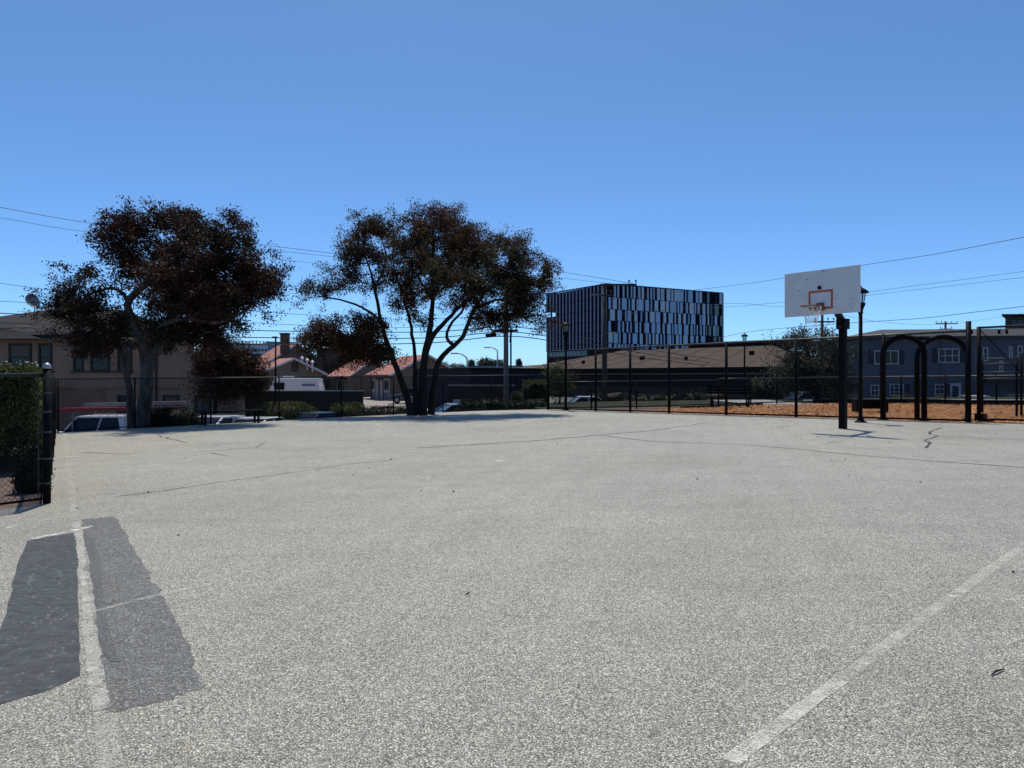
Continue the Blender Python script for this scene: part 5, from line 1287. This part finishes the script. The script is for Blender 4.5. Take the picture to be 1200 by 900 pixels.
make_car('grey car behind the low fence left of the hoop', (P(940,459,47).x, 47, P(940,459,47).z-1.46), R(10), 'car_grey', 'sedan')
cv, q = make_car('white camper van behind the dark grey wall', (P(341,444,62).x, 62, P(341,443.5,62).z-2.62), R(2), 'car_white', 'camper', 'camper_van', 'camper van')
m = MB(); 
m.box(q(-.75,-.93,1.95), (.85,.06,.6), R(2)); m.build('side_window', M['carglass'], cv)
m = MB(); m.box(q(1.75,-.955,2.05), (1.1,.05,.12), R(2)); m.build('blue_stripe', car('blue_stripe', (.03,.05,.30)), cv)
m = MB(); m.box(q(-.2,0,2.72), (.8,.7,.22), R(2)); m.build('roof_unit', M['car_white'], cv)
m = MB(); m.add([q(-1.93,-.80,1.25), q(-1.93,.80,1.25), q(-1.28,.78,2.5), q(-1.28,-.78,2.5)], [(0,1,2,3),(3,2,1,0)][:1]); m.build('windscreen', M['carglass'], cv)

# ------------------------------------------------------------ utility poles, street lights and wires
def upole(label, px, D, top_py, mat, r=.15, arms=(), lamp=(), grp='wooden utility poles'):
    x = (px-600)/F*D; zb = T(x, D); zt = EYE+(441-top_py)/F*D
    t = thing('utility_pole', label, 'utility pole', (x, D, zb), grp)
    m = MB(); m.tube([(x, D, zb-.3), (x, D, (zb+zt)/2), (x, D, zt)], [r, r*.88, r*.75], 14); m.build('pole', M[mat], t, True)
    for dz, x0, x1, dy, pins in arms:
        m = MB(); m.bar((x+x0, D+dy*x0-.12, zt-dz), (x+x1, D+dy*x1-.12, zt-dz), .10, .12); am = m.build('crossarm', M['wood_pole'], t)
        for u in pins:
            m = MB(); c = Vector((x+u, D+dy*u-.12, zt-dz+.05)); m.lathe(c, [(.02,0),(.02,.1),(.06,.12),(.045,.17),(.06,.19),(.04,.27),(.01,.29)], 8); m.build('insulator', M['trim_dark'], am, True)
    for dz, u in lamp:
        m = MB(); m.tube([(x, D, zt-dz), (x+u*.6, D-.2, zt-dz+.1), (x+u, D-.3, zt-dz+.08)], .025, 6); lm = m.build('lamp_arm', M['galv'], t)
        m = MB(); m.box((x+u*1.1, D-.3, zt-dz+.06), (.42,.13,.07)); m.build('lamp_head', M['trim_grey'], lm)
    return t, zt
p1, z1 = upole('pale grey utility pole rising through the right side of the forked tree', 593, 41, 342, 'pole_grey', .165, [(1.3,-.9,.9,0,(-.8,-.4,.4,.8)), (2.25,-.7,.7,0,(-.6,.6))])
x = (593-600)/F*41; m = MB(); m.tube([(x+.25,40.85,3.3),(x+.30,40.85,4.1)], .06, 8); m.tube([(x+.28,40.85,T(0,41)),(x+.28,40.85,3.9)], .05, 8); m.build('conduit', M['black_worn'], p1)
p2, z2 = upole('brown utility pole with a side crossarm in front of the striped glass building', 708.5, 47, 333, 'wood_pole', .19, [(.05,-.3,2.1,0,(1.6,2.05)), (.75,-.5,.5,0,(-.4,.4))], [(.8,-.6),(3.3,.75)])
p3, z3 = upole('utility pole with round wire loops seen below the basketball net', 963.5, 56, 352, 'wood_pole', .13, [(1.7,-.7,.9,0,(-.6,.4,.85))])
m = MB(); x = (963.5-600)/F*56
for cx in (-.7, 1.0): m.tube([(x+cx+math.cos(a)*.8, 55.8, z3-2.2+math.sin(a)*.55) for a in [2*math.pi*i/20 for i in range(21)]], .018, 5, False)
m.build('wire_loop', M['wire'], p3)
p4, z4 = upole('utility pole with two crossarms rising behind the blue house', 1108, 90, 376.5, 'wood_pole', .16, [(.3,-1.3,1.45,0,(-1.25,-.6,.7,1.4)), (1.0,-.8,.8,0,(-.7,.7))])
tp = thing('steel_post', 'thin black steel post with a short top plate near the camper van', 'post', (P(323,441,31).x, 31, T(-10,31)))
x = (323-600)/F*31; m = MB(); m.tube([(x,31,T(x,31)-.2),(x,31,EYE+(441-395.5)/F*31)], .038, 8); m.build('post', M['black'], tp, True)
m = MB(); m.box((x-.04,31,EYE+(441-395)/F*31), (.22,.1,.05)); m.build('top_plate', M['black'], tp)
def cobra(label, px, D, top_py, arm_px, arm_py):
    x = (px-600)/F*D; zb = T(x, D); zt = EYE+(441-top_py)/F*D; a = P(arm_px, arm_py, D)
    t = thing('street_light', label, 'street light', (x, D, zb), 'tall street lights in the distance')
    m = MB(); m.tube([(x,D,zb),(x,D,zt)], [.14,.10], 8); m.build('pole', M['galv'], t, True)
    m = MB(); m.tube([(x,D,zt), (x+(a.x-x)*.35, D, zt+(a.z-zt)*.62), (x+(a.x-x)*.7, D, zt+(a.z-zt)*.95), a], [.08,.07,.06,.06], 8); m.build('arm', M['galv'], t, True)
    m = MB(); m.box(a+Vector((-.25,0,-.02)), (.9,.35,.16)); m.build('lamp_head', M['alum'], t)
cobra('street light with a straight slanting arm left of the utility pole', 547.5, 84, 420, 535, 414)
cobra('street light with a curved arm nearest the utility pole on its left', 583, 105, 411, 573, 407)

def wire(label, pts, r=.012, grp='overhead power lines'):
    ps = [P(*p) for p in pts]; out = []
    for i in range(len(ps)-1):
        p0, p1, p2, p3 = ps[max(i-1,0)], ps[i], ps[i+1], ps[min(i+2,len(ps)-1)]
        for s in range(8):
            u = s/8; out.append(.5*((2*p1)+(p2-p0)*u+(2*p0-5*p1+4*p2-p3)*u*u+(3*p1-p0-3*p2+p3)*u**3))
    out.append(ps[-1]); m = MB(); m.tube(out, r, 5); o = m.build('power_line', M['wire'], label=label, cat='power line', group=grp, loc=out[0]); return o
wire('upper of the two highest cables crossing the sky at the far left', [(-60,233,36),(0,243,36.5),(110,262,37.5),(325,289,39),(420,300,40),(560,313,41),(650,318,43),(745,333,47)], .013)
wire('lower of the two highest cables crossing the sky at the far left', [(-60,246,36),(0,255,36.5),(105,272,37.5),(325,294,39),(420,304,40),(560,318,41),(650,325,43),(735,335,47)], .010)
wire('thin third cable right of the left tree', [(250,297,38),(330,304,39),(400,312,40),(590,330,41)], .008)
wire('cable passing just above the satellite dish', [(-60,324,37),(0,332,37),(62,340,37.5),(200,355,38.5),(330,367,39.5),(460,374,40.5),(593,370,41)], .012)
wire('cable running level with the satellite dish', [(-60,350,35),(0,353,35),(60,357,36),(200,372,37.5),(330,380,39),(460,384,40),(593,378,41)], .012)
wire('thick black cable above the dark roof, topmost of the three', [(-60,362,34),(0,367,34),(80,371,35),(200,383,37),(330,388,39),(500,389,40.3),(593,383,40.9),(660,391,42),(708,400,47),(800,416,62),(912,430,80)], .024)
wire('thick black cable above the dark roof, middle of the three', [(-60,374,33),(0,378,33),(80,381,34.5),(200,392,37),(330,396,39),(500,396,40.3),(593,389,40.9),(660,397,42),(708,406,47),(800,421,62),(912,434,80)], .026)
wire('thick black cable across the tan building, lowest of the three', [(-60,384,31),(0,387,31),(80,392,33),(200,401,36.5),(330,404,39),(500,402,40.3),(593,394,40.9),(660,402,42),(708,412,47),(800,425,62),(912,437,80)], .026)
wire('heavy sagging cable bundle crossing the dark roof at far left', [(-60,382,31),(0,385,31),(30,383,31.5),(65,389,32.5),(140,396,34.5),(330,404.5,38.8)], .03)
wire('thin cable low over the tan windows', [(-60,392,30),(0,395,30),(90,399,33),(200,405,36.5),(270,407,38)], .014)
wire('long cable climbing to the upper right corner of the sky', [(708,352,47),(847,336,40),(918,326,36),(1010,311,31),(1100,297,26),(1260,266,19)], .010)
wire('upper of two close cables right of the backboard', [(708,368,47),(847,360,44),(918,354,42),(1010,343,39),(1200,318,33),(1260,310,31)], .009)
wire('lower of two close cables right of the backboard', [(708,372,47),(847,356,44),(918,359,42),(1010,347,39),(1200,325,33),(1260,318,31)], .009)
wire('sagging cable passing below the basketball net', [(835,398,55),(880,388.5,50),(963,381,45),(1010,377.5,42),(1080,373,38),(1140,366,34),(1260,352,28)], .014)
wire('fine cable above the blue house roof', [(963,363,56),(1030,377,60),(1108,380,70),(1200,367,60),(1260,360,55)], .010)
m = MB(); q = P(576,392.5,40.8); m.lathe(q+Vector((0,0,-.07)), [(.05,0),(.14,.04),(.14,.12),(.05,.16)], 8)
sc = thing('splice_box', 'dark cable splice box hanging on the wires left of the utility pole', 'cable box', q)
m = MB(); m.bar(P(569,393,40.5), P(582,392.5,40.5), .22, .2); bevel(m.build('housing', M['black'], sc), .04)
m = MB(); m.box(P(578,388.5,40.5), (.22,.15,.2)); m.build('marker', plain('amber_marker', (.35,.22,.04)), sc)
